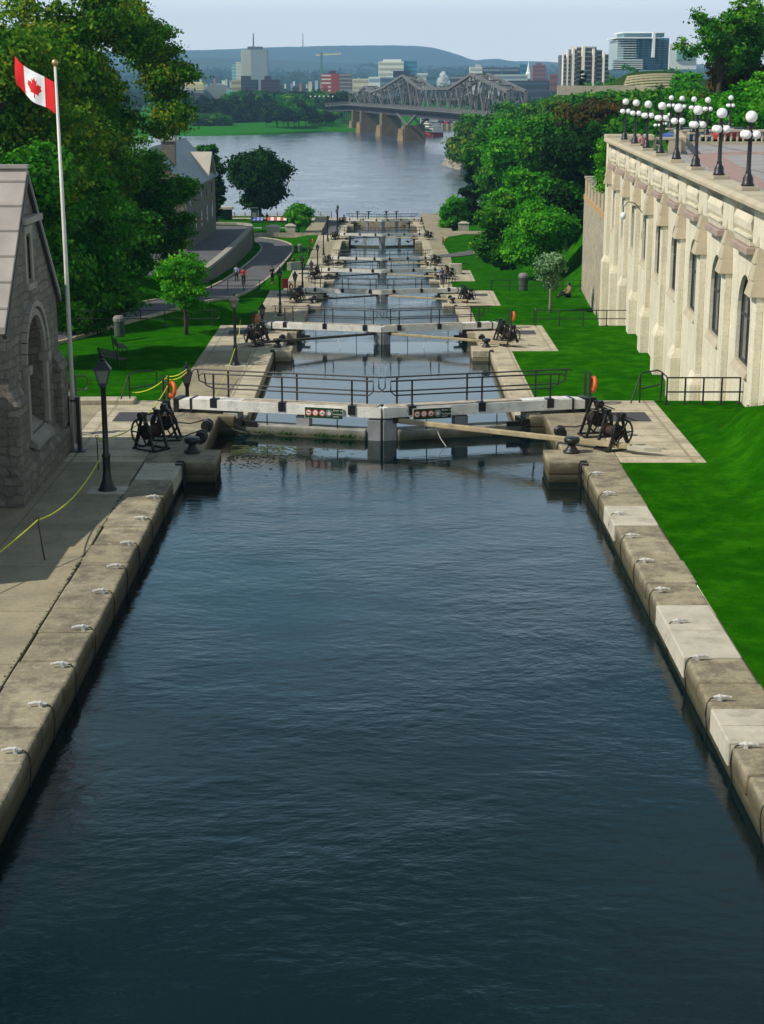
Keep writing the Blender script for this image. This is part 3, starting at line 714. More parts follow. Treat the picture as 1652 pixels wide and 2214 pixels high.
# ================================================================ crab winches
def make_winch():
    r = thing('winch', 'tmp', 'winch')
    with local():
        f = MB()
        for x in (-.3, .3):
            f.bar((x,-.5,.03), (x,.5,.03), .1, .06)
            f.bar((x,-.42,.03), (x,-.04,1.15), .07, .08); f.bar((x,.42,.03), (x,.04,1.15), .07, .08)
            f.box(x-.06, x+.06, -.1, .1, 1.08, 1.24); f.bar((x,-.2,.5),(x,.2,.5), .05, .06)
        f.box(-.3,.3,-.5,-.44,.0,.06); f.box(-.3,.3,.44,.5,.0,.06); f.build('frame', M['iron'], r)
        w = MB(); w.ring((.42,0,.60), .42, .03, 'x', 28, 6)
        for i in range(6):
            t = PI*i/3; w.bar((.42,.06*math.cos(t),.60+.06*math.sin(t)), (.42,.41*math.cos(t),.60+.41*math.sin(t)), .04, .04)
        for i in range(40):
            t = 2*PI*i/40; w.box(.395,.445,.45*math.cos(t)-.011,.45*math.cos(t)+.011,.60+.45*math.sin(t)-.011,.60+.45*math.sin(t)+.011)
        w.build('gear_wheel', M['iron'], r)
        d = MB(); d.lathe([(.02,-.26),(.24,-.26),(.24,-.23),(.16,-.2),(.16,.2),(.24,.23),(.24,.26),(.02,.26)], (0,0,0), 20)
        d.v = [(v[2], v[0], .58+v[1]) for v in d.v]; d.build('drum', M['rust'], r)
        c = MB(); c.tube([(-.42,0,1.14),(.5,0,1.14)], .03, 8)
        c.tube([(.49,0,1.14),(.53,.36,1.0),(.68,.38,1.0)], .022, 6); c.tube([(-.41,0,1.14),(-.45,-.34,1.2),(-.6,-.36,1.2)], .022, 6)
        c.lathe([(.02,-.05),(.11,-.05),(.11,.05),(.02,.05)], (0,0,0), 12); c.v[-48:] = [(.42+v[2], v[0], 1.14+v[1]) for v in c.v[-48:]]
        c.build('crank', M['iron'], r)
    return r
wp = make_winch(); n = 0
for k, (gY, z) in enumerate(GATES):
    for sgn, sd in ((-1,'left'),(1,'right')):
        for j, (dx, dy, rz) in enumerate(((7.35,-6.25,.25),(7.05,-4.2 if sgn > 0 else -4.75,-.3))):
            if k == 6 and j == 1: continue
            r = wp if n == 0 else dup(wp); n += 1
            r.location = (sgn*dx, gY+dy, z); r.rotation_euler[2] = (-1.15 if sgn > 0 else 1.15-PI)+sgn*rz+random.uniform(-.12,.12)
            r['group'] = 'black crab winches on the lockside'
            r['label'] = f"black iron winch, {'front' if j==0 else 'rear'} one on the {sd} bank at the {ORD[k+1]} gate"
# chains from winches to the rollers of the nearest gate
for sgn, sd in ((-1,'left'),(1,'right')):
    for j, (dy, y2) in enumerate(((-6.25,-5.3),(-3.9,-4.6 if sgn > 0 else -3.5))):
        if sgn > 0 and j == 0: continue
        mb = MB(); mb.tube([(sgn*7.1, 56.65+dy, .42), (sgn*6.4, 56.65+(dy+y2)/2, .3), (sgn*5.95, 56.65+y2, .38)], .022, 6)
        tag(mb.build('chain', M['iron'], loc=(sgn*6.5,52,0)), f"dark chain from the {'front' if j==0 else 'rear'} {sd} winch to the edge roller at the nearest gate", 'chain')
# bollards
def make_bollard():
    r = thing('bollard', 'tmp', 'bollard')
    with local():
        MB().lathe([(.02,0),(.26,0),(.27,.05),(.2,.1),(.13,.2),(.13,.28)], n=18).build('base', M['iron'], r, smooth=True)
        MB().lathe([(.13,.28),(.23,.33),(.26,.42),(.23,.48),(.02,.5)], n=18).build('cap', M['iron'], r, smooth=True)
    return r
bp = make_bollard(); n = 0
for k, (gY, z) in enumerate(GATES[:5]):
    for sgn, sd in ((-1,'left'),(1,'right')):
        r = bp if n == 0 else dup(bp); n += 1; r.location = (sgn*5.98, gY-6.75, z)
        r['group'] = 'iron mooring bollards'; r['label'] = f'round black bollard on the {sd} pier before the {ORD[k+1]} gate'
# cleats with hanging cables along the foreground coping
def make_cleat():
    r = thing('mooring_cleat', 'tmp', 'cleat')
    with local():
        c = MB(); c.tube([(-.16,0,.08),(-.05,0,.1),(.12,0,.1),(.24,.02,.075)], [.025,.038,.038,.03], 8); c.ball((-.02,0,.1), .055, 8); c.box(-.06,.03,-.045,.045,0,.09); c.ball((.25,.02,.075), .038, 8)
        c.tube([(.0,-.07,.1),(.0,.07,.1)], .028, 6); c.build('horn', M['cleat'], r)
        k = MB(); k.tube([(-.12,0,.07),(-.22,-.01,.05),(-.30,-.02,-.06),(-.33,-.03,-.3),(-.30,-.04,-.55),(-.26,-.06,-1.2)], .016, 6); k.build('cable', M['iron'], r)
    return r
cp_ = make_cleat(); n = 0
for sgn, sd, ys in ((1,'right',(1027,1070,1114,1162,1216,1279,1348,1426,1514,1617,1740)), (-1,'left',(1078,1124,1178,1228,1282,1361,1441,1528,1628))):
    for i, py in enumerate(ys):
        p = at(826, py, z=0); r = cp_ if n == 0 else dup(cp_); n += 1
        r.location = (sgn*6.38, p.y, 0); r.scale = (.8,.85,.85); r.rotation_euler[2] = (0 if sgn > 0 else PI)+random.uniform(-.15,.15)
        r['group'] = 'white mooring cleats with black cables'
        r['label'] = f'white cleat with hanging cable, {ORD[i+1]} along the {sd} coping counted from the gate'
# new pale coping stones set in the right wall, a few in the left
n = 0
for sd, a, b in ((1,41.2,43.2),(1,31.0,34.4),(1,26.6,28.2),(-1,46.3,48.4)):
    mb = MB(); s = sd; x0, x1 = sorted((s*6.115, s*7.30))
    m_ = (a+b)/2
    mb.box(x0, x1, a, m_-.012, -.46, .012); mb.box(x0, x1, m_+.012, b, -.46, .012); n += 1
    o = mb.build('replacement_stone', M['newstone'], loc=(s*6.7,m_,0), bevel=.03)
    tag(o, ['pale new coping stones nearest the gate on the right','pale new coping stones midway along the right wall','pale new coping stones at the right edge of the picture','pale new coping stones beside the left pier'][n-1], 'coping stone')
# tubular handrails
def rail_run(label, p0, p1, z, h=.95, posts=5, returns=True, group='black tubular railings'):
    p0 = Vector((*p0, z)); p1 = Vector((*p1, z)); r = thing('railing', label, 'railing', p0, 0, group)
    mb = MB(); d = (p1-p0).normalized()
    mb.tube([p0+Vector((0,0,h)), p1+Vector((0,0,h))], .03, 6); mb.tube([p0+Vector((0,0,h*.45)), p1+Vector((0,0,h*.45))], .03, 6)
    mb.tube([p1+Vector((0,0,h)), p1+d*.35+Vector((0,0,h)), p1+d*.45+Vector((0,0,h-.1)), p1+d*.45+Vector((0,0,h*.45+.1)), p1+d*.35+Vector((0,0,h*.45)), p1+Vector((0,0,h*.45))], .03, 6)
    if returns:
        q = p0+Vector((0,1.0,0)); mb.tube([p0+Vector((0,0,h)), q+Vector((0,0,h)), q+Vector((0,.3,-.6))], .03, 6)
    mb.build('rail', M['iron'], r)
    for i in range(posts):
        q = p0.lerp(p1, i/(posts-1)); pm = MB(); pm.tube([q, q+Vector((0,0,h))], .035, 6); pm.box(q.x-.08,q.x+.08,q.y-.08,q.y+.08,z-.02,z+.02); pm.build('post', M['iron'], r)
rail_run('black railing on the near lawn bank against the cream building', (10.35,58.0), (13.0,58.0), 0, posts=5)
rail_run('black railing across the middle right lawn bank below the second gate', (9.6,100.8), (15.5,100.8), -3.35, posts=5)
rail_run('black railing across the right lawn bank beside the grey litter bin', (9.9,146.0), (17.8,146.0), -6.75, posts=6)
rail_run('black railing on the left lawn bank behind the flagpole', (-15.5,58.4), (-11.2,58.4), 0, posts=4, returns=False)
rail_run('black railing across the left lawn bank beside the round litter bin', (-21,100.8), (-10.6,100.8), -3.35, posts=8)
rail_run('black railing between the asphalt road and the shaded left lawn', (-18.2,146.0), (-11,146.0), -6.75, posts=6)
def steprail(label, x, y, z):
    r = thing('stair_rail', label, 'handrail', (x,y,z), 0, 'short handrails at the head of steps'); mb = MB()
    with local():
        mb.tube([(0,0,0),(0,0,1.05),(.12,.05,1.1),(.7,.5,1.1),(.9,.7,1.0),(.9,.7,.6),(.7,.5,.55),(0,0,.5)], .03, 6); mb.tube([(0,0,1.05),(-.35,-.2,.0)], .03, 6); mb.build('rail', M['iron'], r)
steprail('short black handrail at the far edge of the right paving beside the lawn', 9.4, 58.2, 0)
steprail('short black handrail at the far edge of the left paving behind the tall lamp', -9.2, 58.2, 0)
# life rings on frames at the tips of the beams
def lifering(label, x, y, z):
    r = thing('life_ring_stand', 'black tube stand holding '+label, 'life ring stand', (x,y,z), 0, 'life ring stands')
    with local():
        mb = MB()
        for dx in (-.09,.09): mb.tube([(dx,-.3,0),(dx,-.05,1.15),(dx,.1,1.2),(dx,.12,0)], .035, 6)
        mb.build('frame', M['iron'], r)
    o = MB()
    with local():
        o.ring((0,0,0), .25, .07, 'x', 24, 8); q = o.build('life_ring', M['orange'], smooth=True)
    q.location = (x+.2, y, z+.72); q.rotation_euler = (0,.1,.15 if x > 0 else .6); tag(q, label, 'life ring', 'orange life rings')
lifering('orange life ring at the right end of the nearest gate', 7.45, 57.9, 0)
lifering('orange life ring at the left end of the nearest gate', -7.7, 56.9, 0)
lifering('orange life ring at the right end of the second gate', 7.9, 99.8, -3.35)
lifering('orange life ring at the left end of the second gate', -7.9, 98.6, -3.35)
lifering('red orange life ring at the left end of the third gate', -8.2, 143.0, -6.75)
lifering('orange life ring beside the far right path', 9.1, 244, -12.05)
lifering('orange life ring beside the far left path', -10.6, 243, -12.05)
lifering('orange life ring by the last gate on the right path', 9.6, 276, -12.05)
# ================================================================ arched wall panel helper (local: wall plane x=0, outside is -x, u along y)
def arch_panel(mb, u0, u1, z0, z1, c, w, zs, zp, dep, sgn=1, seg=12, mi=0, rmi=0):
    """plane at x=0 with an arched hole: centre c, width w, sill zs, spring zp; reveal runs to x=dep"""
    a, b = c-w/2, c+w/2; R = w/2
    def q(pts, m=mi): mb.add([(0,u,z) for u,z in pts], [(0,1,2,3)] if len(pts) == 4 else [tuple(range(len(pts)))], m)
    q([(u0,z0),(a,z0),(a,z1),(u0,z1)]); q([(b,z0),(u1,z0),(u1,z1),(b,z1)]); q([(a,z0),(b,z0),(b,zs),(a,zs)])
    arc = [(c-R*math.cos(PI*i/seg), zp+R*math.sin(PI*i/seg)) for i in range(seg+1)]
    for i in range(seg):
        (ua,za),(ub,zb) = arc[i], arc[i+1]; q([(ua,za),(ub,zb),(ub,z1),(ua,z1)])
    outline = [(a,zs)]+arc+[(b,zs)]
    n = len(outline)
    for i in range(n):
        p, r = outline[i], outline[(i+1)%n]
        mb.add([(0,*p),(0,*r),(dep,*r),(dep,*p)], [(0,1,2,3)], rmi)
    return outline
def arch_face(mb, outline, x, mi=0):
    mb.add([(x,u,z) for u,z in outline], [tuple(range(len(outline)))], mi)
# ================================================================ cream terrace building on the right
BR = -math.atan(.0564)
B = thing('terrace_building', 'long cream stone building with stepped buttresses and arched windows under the terrace', 'building', (13.02-.0564*56.04+.0564*50, 50, 0), BR)
U = lambda Y: (Y-50)*1.0016
bays = [U(55.4+7.13*k) for k in range(-5, 10)]          # buttress lines
uend = U(121.3); u0 = U(44)
with local():
    wall = MB()
    for i in range(len(bays)-1):
        a, b = bays[i], bays[i+1]
        if b > uend: b = uend
        c = (bays[i]+bays[i+1])/2
        if c+1.5 < uend:
            ol = arch_panel(wall, a, b, -9.5, 7.15, c, 2.9, 1.25, 3.1, .24, seg=14)
    wall.box(.26, 12.5, bays[0], uend, -9.5, 6.2); wall.add([(0,bays[-1],-9.5),(0,uend,-9.5),(0,uend,7.15),(0,bays[-1],7.15)], [(0,1,2,3)])
    wall.box(-.25, 2.6, uend-1.6, uend+.25, -9.5, 7.3)
    wo = wall.build('wall', M['cream'], B, fix=False)
    for i in range(len(bays)-1):
        c = (bays[i]+bays[i+1])/2
        if c+1.5 > uend: break
        fr = MB()
        ol = [(c-1.43,1.3)]+[(c-1.43*math.cos(PI*j/14), 3.1+1.43*math.sin(PI*j/14)) for j in range(15)]+[(c+1.43,1.3)]
        for j in range(len(ol)):
            p, r = ol[j], ol[(j+1)%len(ol)]; fr.bar((.18,*p), (.18,*r), .08, .09)
        fr.bar((.18,c,1.3), (.18,c,4.4), .07, .07); fr.bar((.18,c-1.4,3.0), (.18,c+1.4,3.0), .06, .07); 
        w_ = fr.build('window', M['frame'], B)
        gl = MB(); arch_face(gl, ol, .205); gl.build('pane', M['glass'], w_, fix=False)
        if i % 2 == 0:
            sl = None
        sl = MB(); sl.tbox(-.16, .3, c-1.6, c+1.6, 1.0, -.02, .2, c-1.6, c+1.6, 1.27); sl.build('sill', M['tan'], B, bevel=.015)
        # recessed parapet panel
        pm = MB(); pm.box(-.34, .0, c-1.75, c+1.75, 5.42, 5.70); pm.build('ledge', M['mauve'], B, bevel=.04)
        dm = MB()
        for j in range(14): dm.box(-.2, .0, c-1.62+j*.245, c-1.5+j*.245, 5.74, 6.0)
        dm.box(-.26, .0, c-1.75, c+1.75, 6.0, 6.08)
        for j in range(22):
            u = c-1.65+j*.157; dm.tube([(-.05,u,6.1),(-.17,u,6.3),(-.2,u,6.55),(-.1,u,6.8)], .085, 6)
        dm.build('carved_panel', M['cream'], B)
    for i, u in enumerate(bays):
        if u > uend-1: break
        bt = MB()
        bt.box(-.48, 0, u-.68, u+.68, -9.5, -1.35); bt.tbox(-.48, 0, u-.68, u+.68, -1.35, -.28, 0, u-.5, u+.5, -.85)
        bt.box(-.27, 0, u-.5, u+.5, -.85, 4.25)
        bo = bt.build('buttress', M['cream'], B, bevel=.02)
        cp = MB()
        lv = [(4.25,.46,.58),(4.80,.39,.46),(5.35,.32,.34),(5.9,.24,.2),(6.5,.12,.05)]
        for j in range(4):
            za, xa, ua = lv[j]; zb, xb, ub = lv[j+1]
            cp.tbox(-xa-.06, 0, u-ua, u+ua, za, -xb, 0, u-ub, u+ub, zb)
        cp.build('stepped_cap', M['tan'], bo, bevel=.012)
        pr = MB(); pr.box(-.2, 0, u-1.3, u+1.3, 5.9, 7.16); pr.tbox(-.02,0,u-1.3,u+1.3,5.6,-.2,0,u-1.3,u+1.3,5.9); pr.build('parapet_pier', M['cream'], B)
    cap = MB(); cap.prism([(-.5,7.17),(-.62,7.25),(-.62,7.38),(-.45,7.5),(.55,7.5),(.6,7.2),(.3,7.17)], 'y', bays[0], uend-1.5); cap.v = [(p[0],p[1],p[2]) for p in cap.v]
    # prism 'y' takes (x,z)
    cap.build('coping', M['tan'], B, bevel=.02)
    ct = MB(); ct.box(-.45, 3.0, uend-1.75, uend+.5, 7.31, 7.7); ct.build('corner_coping', M['tan'], B, bevel=.06)
    pa = MB(); pa.box(.0, .5, bays[0], uend-1.6, 6.2, 7.16); pa.build('parapet', M['cream'], B)
    # wall lamp
    lp = MB(); u = U(96); lp.tube([(0,u,3.9),(-.5,u,4.5),(-.9,u,4.6),(-1.15,u,4.3),(-1.15,u,4.0)], .03, 6); l1 = lp.build('wall_lamp_arm', M['frame'], B)
    MB().ball((-1.15,u,3.78), .17, 12, 1.3).build('lamp_globe', M['globe'], l1, smooth=True)
# terrace deck and balustrades
def twx(Y): return wallX(Y)
mb = MB(); mb.prism([(wallX(20)+.55,20),(wallX(121)+.5,121),(21.0,121),(24.6,140),(70,140),(70,20)], 'z', 4.5, 6.3)
dk = struct(mb.build('terrace', M['deck'])); dk['label'] = 'paved roof terrace above the cream building'
mb = MB(); mb.prism([(17.6,80),(19.2,80),(24.2,118),(28,120),(60,122),(60,125),(26,124.5),(22.0,120)], 'z', 6.302, 6.306); struct(mb.build('terrace_band', M['deckred']))
mb = MB(); mb.prism([(14.4,20),(16.6,20),(21.0,82),(19,82)], 'z', 6.303, 6.307); struct(mb.build('terrace_band', M['deckred']))
def baluster_run(label, p0, p1, z=6.3, n=14):
    p0 = Vector((*p0, z)); p1 = Vector((*p1, z)); r = thing('balustrade', label, 'balustrade', p0)
    d = (p1-p0).normalized(); ln = (p1-p0).length
    m = MB(); m.bar(p0+Vector((0,0,1.13)), p1+Vector((0,0,1.13)), .5, .2); m.build('top_rail', M['tan'], r, bevel=.03)
    m = MB(); m.bar(p0+Vector((0,0,.12)), p1+Vector((0,0,.12)), .42, .24); m.build('plinth', M['tan'], r)
    for t in (0, .5, 1) if ln > 8 else (0, 1):
        q = p0+d*(t*ln); m = MB(); m.bar(q-d*.9, q+d*.9, .46, .1)
        m = MB(); a = q-d*(.9 if t else 0); b = q+d*(.9 if t < 1 else 0); m.bar(a+Vector((0,0,.6)), b+Vector((0,0,.6)), .44, 1.0); m.build('pedestal', M['tan'], r)
    for i in range(n):
        q = p0+d*(ln*(i+.5)/n); m = MB(); m.lathe([(.11,.24),(.07,.32),(.14,.5),(.13,.6),(.07,.85),(.1,1.03)], q, 8); m.build('baluster', M['tan'], r, smooth=True)
baluster_run('stone balustrade closing the far end of the terrace above the trees', (16.6,120.0), (21.6,120.0), n=9)
baluster_run('stone balustrade of the set-back wing with lamps on it', (21.8,120.3), (24.8,140.0), n=20)
baluster_run('stone balustrade across the back of the terrace at the right edge', (25.0,140.2), (46,140.2), n=40)
mb = MB(); mb.prism([(21.3,120.2),(24.4,140.4),(25.0,140.4),(22,120.2)], 'z', -2, 6.31); tag(mb.build('terrace_wall', M['cream']), 'cream side wall under the set-back wing of the terrace', 'wall')
# ================================================================ globe lamps on the terrace
def make_globe_lamp():
    r = thing('globe_lamp', 'tmp', 'lamp post')
    with local():
        b = MB(); b.box(-.33,.33,-.33,.33,-.05,.1); b.build('plinth', M['tan'], r, bevel=.02)
        p = MB(); p.lathe([(.23,.1),(.24,.17),(.2,.22),(.19,.4),(.12,.52),(.1,.58),(.11,.62),(.085,.68),(.072,1.95),(.1,2.0),(.07,2.05),(.05,2.3),(.09,2.33),(.09,2.36)], n=14)
        p.build('post', M['iron'], r, smooth=True)
        a = MB()
        for i in range(4):
            t = PI/2*i+PI/4; cx, cy = math.cos(t), math.sin(t)
            a.tube([(.05*cx,.05*cy,2.15),(.17*cx,.17*cy,2.22),(.25*cx,.25*cy,2.1)], .022, 6); a.lathe([(.02,-.05),(.07,-.03),(.06,0)], (.25*cx,.25*cy,2.08), 8)
        a.build('arms', M['iron'], r)
        MB().ball((0,0,2.55), .215, 18).build('globe', M['globe'], r, smooth=True)
        for i in range(4):
            t = PI/2*i+PI/4; MB().ball((.25*math.cos(t),.25*math.sin(t),1.93), .16, 14).build('globe', M['globe'], r, smooth=True)
    return r
gp = make_globe_lamp(); n = 0
LAB = ['nearest','second','third','fourth','fifth','sixth','seventh','farthest']
for k in range(8):
    Y = 60+7.25*k; r = gp if n == 0 else dup(gp); n += 1
    r.location = (wallX(Y)+.06, Y, 7.55); r.rotation_euler[2] = random.uniform(-.1,.3)
    r['group'] = 'black lamp posts with white globes on the terrace'; r['label'] = f'{LAB[k]} globe lamp of the front row on the terrace parapet'
for i, (px, Y) in enumerate(((1527,121.5),(1497,128),(1471,134.5),(1448,140.5),(1576,140.5))):
    r = dup(gp); p = at(px, 290, Y=Y); r.location = (p.x, Y, 7.55)
    r['label'] = [f'{ORD[i+1]} globe lamp of the back row, counted from the terrace corner', 'globe lamp alone on the rear balustrade pedestal at the right'][i == 4]
for i, (px, py) in enumerate(((1419,268),(1434,262),(1445,252),(1434,255))[:3]):
    r = dup(gp); r.location = at(px, py+46, Y=165+12*i); r['label'] = ['lowest','middle','highest'][i]+' small globe lamp down the slope beyond the terrace corner'
# ================================================================ old stone terrace wall
O = thing('old_terrace_wall', 'tall rough stone retaining wall with square merlons beyond the cream building', 'retaining wall', (16.9,121.6,0))
mb = MB(); x0 = wallX(121.6)+.0; x1 = 18.05
mb.prism([(x0,121.62),(x1,147),(x1+3,147),(x0+3,121.62)], 'z', -10.5, 1.3); mb.build('wall', M['oldwall'], O)
mb = MB(); mb.prism([(x0-.04,121.62),(x1-.04,147.05),(x1+.8,147.05),(x0+.8,121.62)], 'z', 1.3, 1.75); mb.build('coping_band', M['orange_stone'], O)
for i in range(7):
    t = (i+.4)/6.9; x = x0+(x1-x0)*t; y = 121.6+25.2*t
    mb = MB(); mb.box(x-.02, x+.8, y-.55, y+.55, 1.752, 3.2); m_ = mb.build('merlon', M['tan'], O); 
    mb = MB(); mb.box(x-.1, x+.9, y-.65, y+.65, 3.202, 3.4); mb.build('cap', M['stone_trim'], m_, bevel=.03)
for t in ():
    x = x0+(x1-x0)*t; y = 121.6+25.2*t; mb = MB(); mb.tbox(x-.3,x+.1,y-.5,y+.5,-10.5,x-.12,x+.1,y-.4,y+.4,1.0); mb.build('pilaster', M['oldwall'], O)
# ================================================================ gabled stone building on the left
Lb = thing('stone_building', 'small gabled rubble stone building with blind arch beside the flagpole', 'building', (-10.1,46.9,0))
XF = -10.1; YN, YF, YC = 43.25, 50.2, 46.6
m = MB()
m2 = MB(); ol = arch_panel(m2, YN, YF, 0, 5.1, YC-.05, 2.3, 1.45, 3.6, .55, seg=16)
# gable with small window
def flat(pts): m2.add([(0,u,z) for u,z in pts], [tuple(range(len(pts)))])
zt = lambda u: 5.1+ (8.8-5.1)*(1-abs(u-YC)/((YF-YN)/2+.2))
w0, w1, wz0, wz1 = YC-.42, YC+.18, 5.85, 7.05
flat([(YN,5.1),(w0,5.1),(w0,zt(w0)),(YN,zt(YN))]); flat([(w1,5.1),(YF,5.1),(YF,zt(YF)),(w1,zt(w1))])
flat([(w0,5.1),(w1,5.1),(w1,wz0),(w0,wz0)]); flat([(w0,wz1),(w1,wz1),(w1,zt(w1)),(YC,8.8),(w0,zt(w0))])
for a, b in (((w0,wz0),(w1,wz0)),((w1,wz0),(w1,wz1)),((w1,wz1),(w0,wz1)),((w0,wz1),(w0,wz0))): m2.add([(0,*a),(0,*b),(.35,*b),(.35,*a)], [(0,1,2,3)])
m.add([(XF-x if True else x, u, z) for x,u,z in m2.v], m2.f)
m.box(-24, XF-.56, YN+.001, YF-.001, 0, 5.1); m.prism([(YN+.02,5.09),(YF-.02,5.09),(YC,8.7)], 'x', -24, XF-.36)
m.add([(XF,YN,0),(XF,YN,5.1),(-24,YN,5.1),(-24,YN,0)], [(0,1,2,3)])
m.add([(XF,YF,0),(XF,YF,5.1),(-24,YF,5.1),(-24,YF,0)], [(0,1,2,3)])
wallo = m.build('wall', M['stone_l'], Lb, fix=False)
m = MB()
for R, x, t in ((1.2,.10,.2),(1.46,.16,.17)):
    for i in range(16):
        a, b = PI*i/16+.01, PI*(i+1)/16-.01; r1, r2 = R, R+t
        c = YC-.05; z = 3.6
        vs = [(XF+dx, c-rr*math.cos(an), z+rr*math.sin(an)) for dx in (-.1,x) for an,rr in ((a,r1),(b,r1),(b,r2),(a,r2))]
        m.add(vs, [(0,1,2,3),(4,5,6,7),(0,1,5,4),(1,2,6,5),(2,3,7,6),(3,0,4,7)])
for sgn in (-1, 1):
    c = YC-.05+sgn*1.32; m.box(XF-.1, XF+.12, c-.14, c+.14, 1.45, 3.3); m.box(XF-.1, XF+.2, c-.2, c+.22, 3.3, 3.54)
m.build('arch_surround', M['stone_trim'], Lb, bevel=.012)
m = MB(); arch_face(m, [(YC-.05-1.15,1.45)]+[(YC-.05-1.15*math.cos(PI*i/14), 3.6+1.15*math.sin(PI*i/14)) for i in range(15)]+[(YC-.05+1.15,1.45)], XF-.52)
aw = m.build('blind_arch', M['stone_l'], Lb, fix=False)
m = MB(); m.prism([(XF-.5,1.3),(XF+.25,1.1),(XF+.25,1.25),(XF-.5,1.75)], 'y', YC-1.2, YC+1.1); m.build('arch_sill', M['stone_trim'], Lb)
m = MB(); m.tube([(XF-.3,YC-.05,1.9),(XF-.3,YC-.05,4.5)], .03, 6); m.build('downpipe', M['stone_trim'], Lb)
m = MB(); m.box(XF-.30, XF-.26, w0, w1, wz0, wz1)
wn = m.build('window', M['glass'], Lb)
m = MB(); m.box(XF-.28, XF-.22, w0+.02, w0+.3, wz0+.1, wz0+.42); m.build('blind', M['signwhite'], wn)
m = MB(); m.box(XF-.05, XF+.06, w0-.22, w0, wz0-.1, wz1+.1); m.box(XF-.05, XF+.06, w1, w1+.22, wz0-.1, wz1+.1); m.box(XF-.05, XF+.08, w0-.22, w1+.22, wz1+.1, wz1+.32); m.box(XF-.05, XF+.12, w0-.25, w1+.25, wz0-.28, wz0-.1)
m.box(XF-.05, XF+.25, w0-.7, w1+.9, wz1+.4, wz1+.58); m.build('window_surround', M['stone_trim'], Lb, bevel=.012)
m = MB(); m.prism([(YN-.28,-.02),(YN-.28,.75),(YN,1.15),(YF,1.15),(YF+.28,.75),(YF+.28,-.02)], 'x', -24, XF-.001)
m.prism([(XF,1.15),(XF+.28,.75),(XF+.28,-.02),(XF,-.02)], 'y', YN-.281, YF+.281); m.build('plinth', M['stone_l'], Lb)
for y0, y1 in ((YN-.02, YN+1.05), (YF-1.0, YF+.02)):
    m = MB(); m.box(XF-.1, XF+.24, y0, y1, .95, 2.75); m.prism([(XF-.05,2.75),(XF+.3,2.75),(XF-.0,3.25),(XF-.05,3.25)], 'y', y0-.03, y1+.03); m.build('corner_buttress', M['stone_l'], Lb, bevel=.02)
m = MB(); sl = (8.8-5.1)/((YF-YN)/2)
for sg in (-1, 1):
    e = YC+sg*((YF-YN)/2+.38); ze = 8.95-sl*((YF-YN)/2+.38)
    m.prism([(YC,8.8),(YC,8.98),(e,ze+.16),(e,ze-.02)], 'x', -24, XF+.1)
    for k in range(6):
        f = (k+.6)/6.3; y = YC+(e-YC)*f; z = 8.98+(ze+.16-8.98)*f; m.bar((-24,y,z+.01), (XF+.1,y,z+.01), .07, .05)
m.bar((-24,YC,9.0), (XF+.12,YC,9.0), .3, .1); m.build('roof', M['roof_l'], Lb)
m = MB()
for sg in (-1,1):
    e = YC+sg*((YF-YN)/2+.3); m.bar((XF+.07,YC,8.72), (XF+.07,e,8.8-sl*((YF-YN)/2+.3)-.05), .1, .16)
m.build('rake_moulding', M['frame'], Lb)
m = MB(); m.box(-24, -11.2, 35.2, YN-.3, 0, 3.3); m.prism([(38.0,3.3),(YN-.3,3.3),(YN-.3,3.9)], 'x', -24, -11.1); m.build('unseen_shadow_wing', M['stone_l'], Lb)  # out-of-view block, added and sized to throw shadow over the near path
# ================================================================ stone warehouse by the river
W = thing('warehouse', 'tall grey stone warehouse with steep roof and chimney by the river', 'building', (-24.4,205,-9.6))
wx, wy0, wy1, we, zb = -24.4, 205.0, 241.0, -1.35, -13.0
m = MB(); m.box(wx-8.4, wx, wy0, wy1, zb, we); rz_ = 3.55; rx = wx-4.2
m.prism([(wx,we),(rx,rz_-.1),(wx-8.4,we)], 'y', wy0, wy1); m.prism([(227.2,we-.02),(232.6,1.75),(238,we-.02)], 'x', rx, wx+.02)
hw = m.build('wall', M['house'], W)
m = MB(); 
for sg in (0, 1):
    X0, X1 = (wx+.5, rx) if not sg else (wx-8.9, rx)
    m.prism([(X0,we-.35),(X0,we-.1),(X1,rz_+.15),(X1,rz_-.1)], 'y', wy0-.35, wy1+.3)
m.build('roof', M['slate'], W)
m = MB()
for sg in (-1,1): m.prism([(232.6,1.75),(232.6,2.05),(232.6+sg*6.0,we-.15),(232.6+sg*6.0,we-.45)], 'x', rx+.6, wx+.55)
m.build('gable_roof', M['roofbeige'], W)
m = MB(); m.box(-27.9,-26.2,209.5,211,1.2,4.2); ch = m.build('chimney', M['house'], W); m = MB(); m.box(-28.05,-26.05,209.35,211.15,4.2,5.6); m.build('chimney_top', M['newstone'], ch, bevel=.04)
for (y, z0, z1) in ((209,-3.6,-2.2),(209,-7.4,-5.4),(215,-7.4,-5.4),(222,-3.6,-2.2),(222,-7.4,-5.4),(229,-3.9,-2.3),(232.6,-1.0,.6),(236,-3.9,-2.3),(229,-7.2,-5.2),(236,-7.2,-5.2)):
    m = MB(); m.box(wx-.05, wx+.035, y-.45, y+.45, z0, z1); w_ = m.build('window', M['glass'], W)
    m = MB(); m.box(wx, wx+.09, y-.6, y+.6, z1, z1+.2); m.build('lintel', M['stone_trim'], w_); m = MB(); m.box(wx, wx+.12, y-.6, y+.6, z0-.18, z0); m.build('sill', M['stone_trim'], w_)
for x in (wx-2.4, wx-5.9):
    for z in (-4.2,-8.2):
        m = MB(); m.box(x-.5, x+.5, wy0-.035, wy0+.05, z, z+1.7); w_ = m.build('window', M['glass'], W); m = MB(); m.box(x-.65,x+.65,wy0-.08,wy0,z+1.7,z+1.9); m.build('lintel', M['stone_trim'], w_)
for y in (211.5,219,226):
    m = MB(); m.box(wx-.05, wx+.04, y-.7, y+.7, -9.9, -8.0); m.build('door', M['c_tanc'], W)
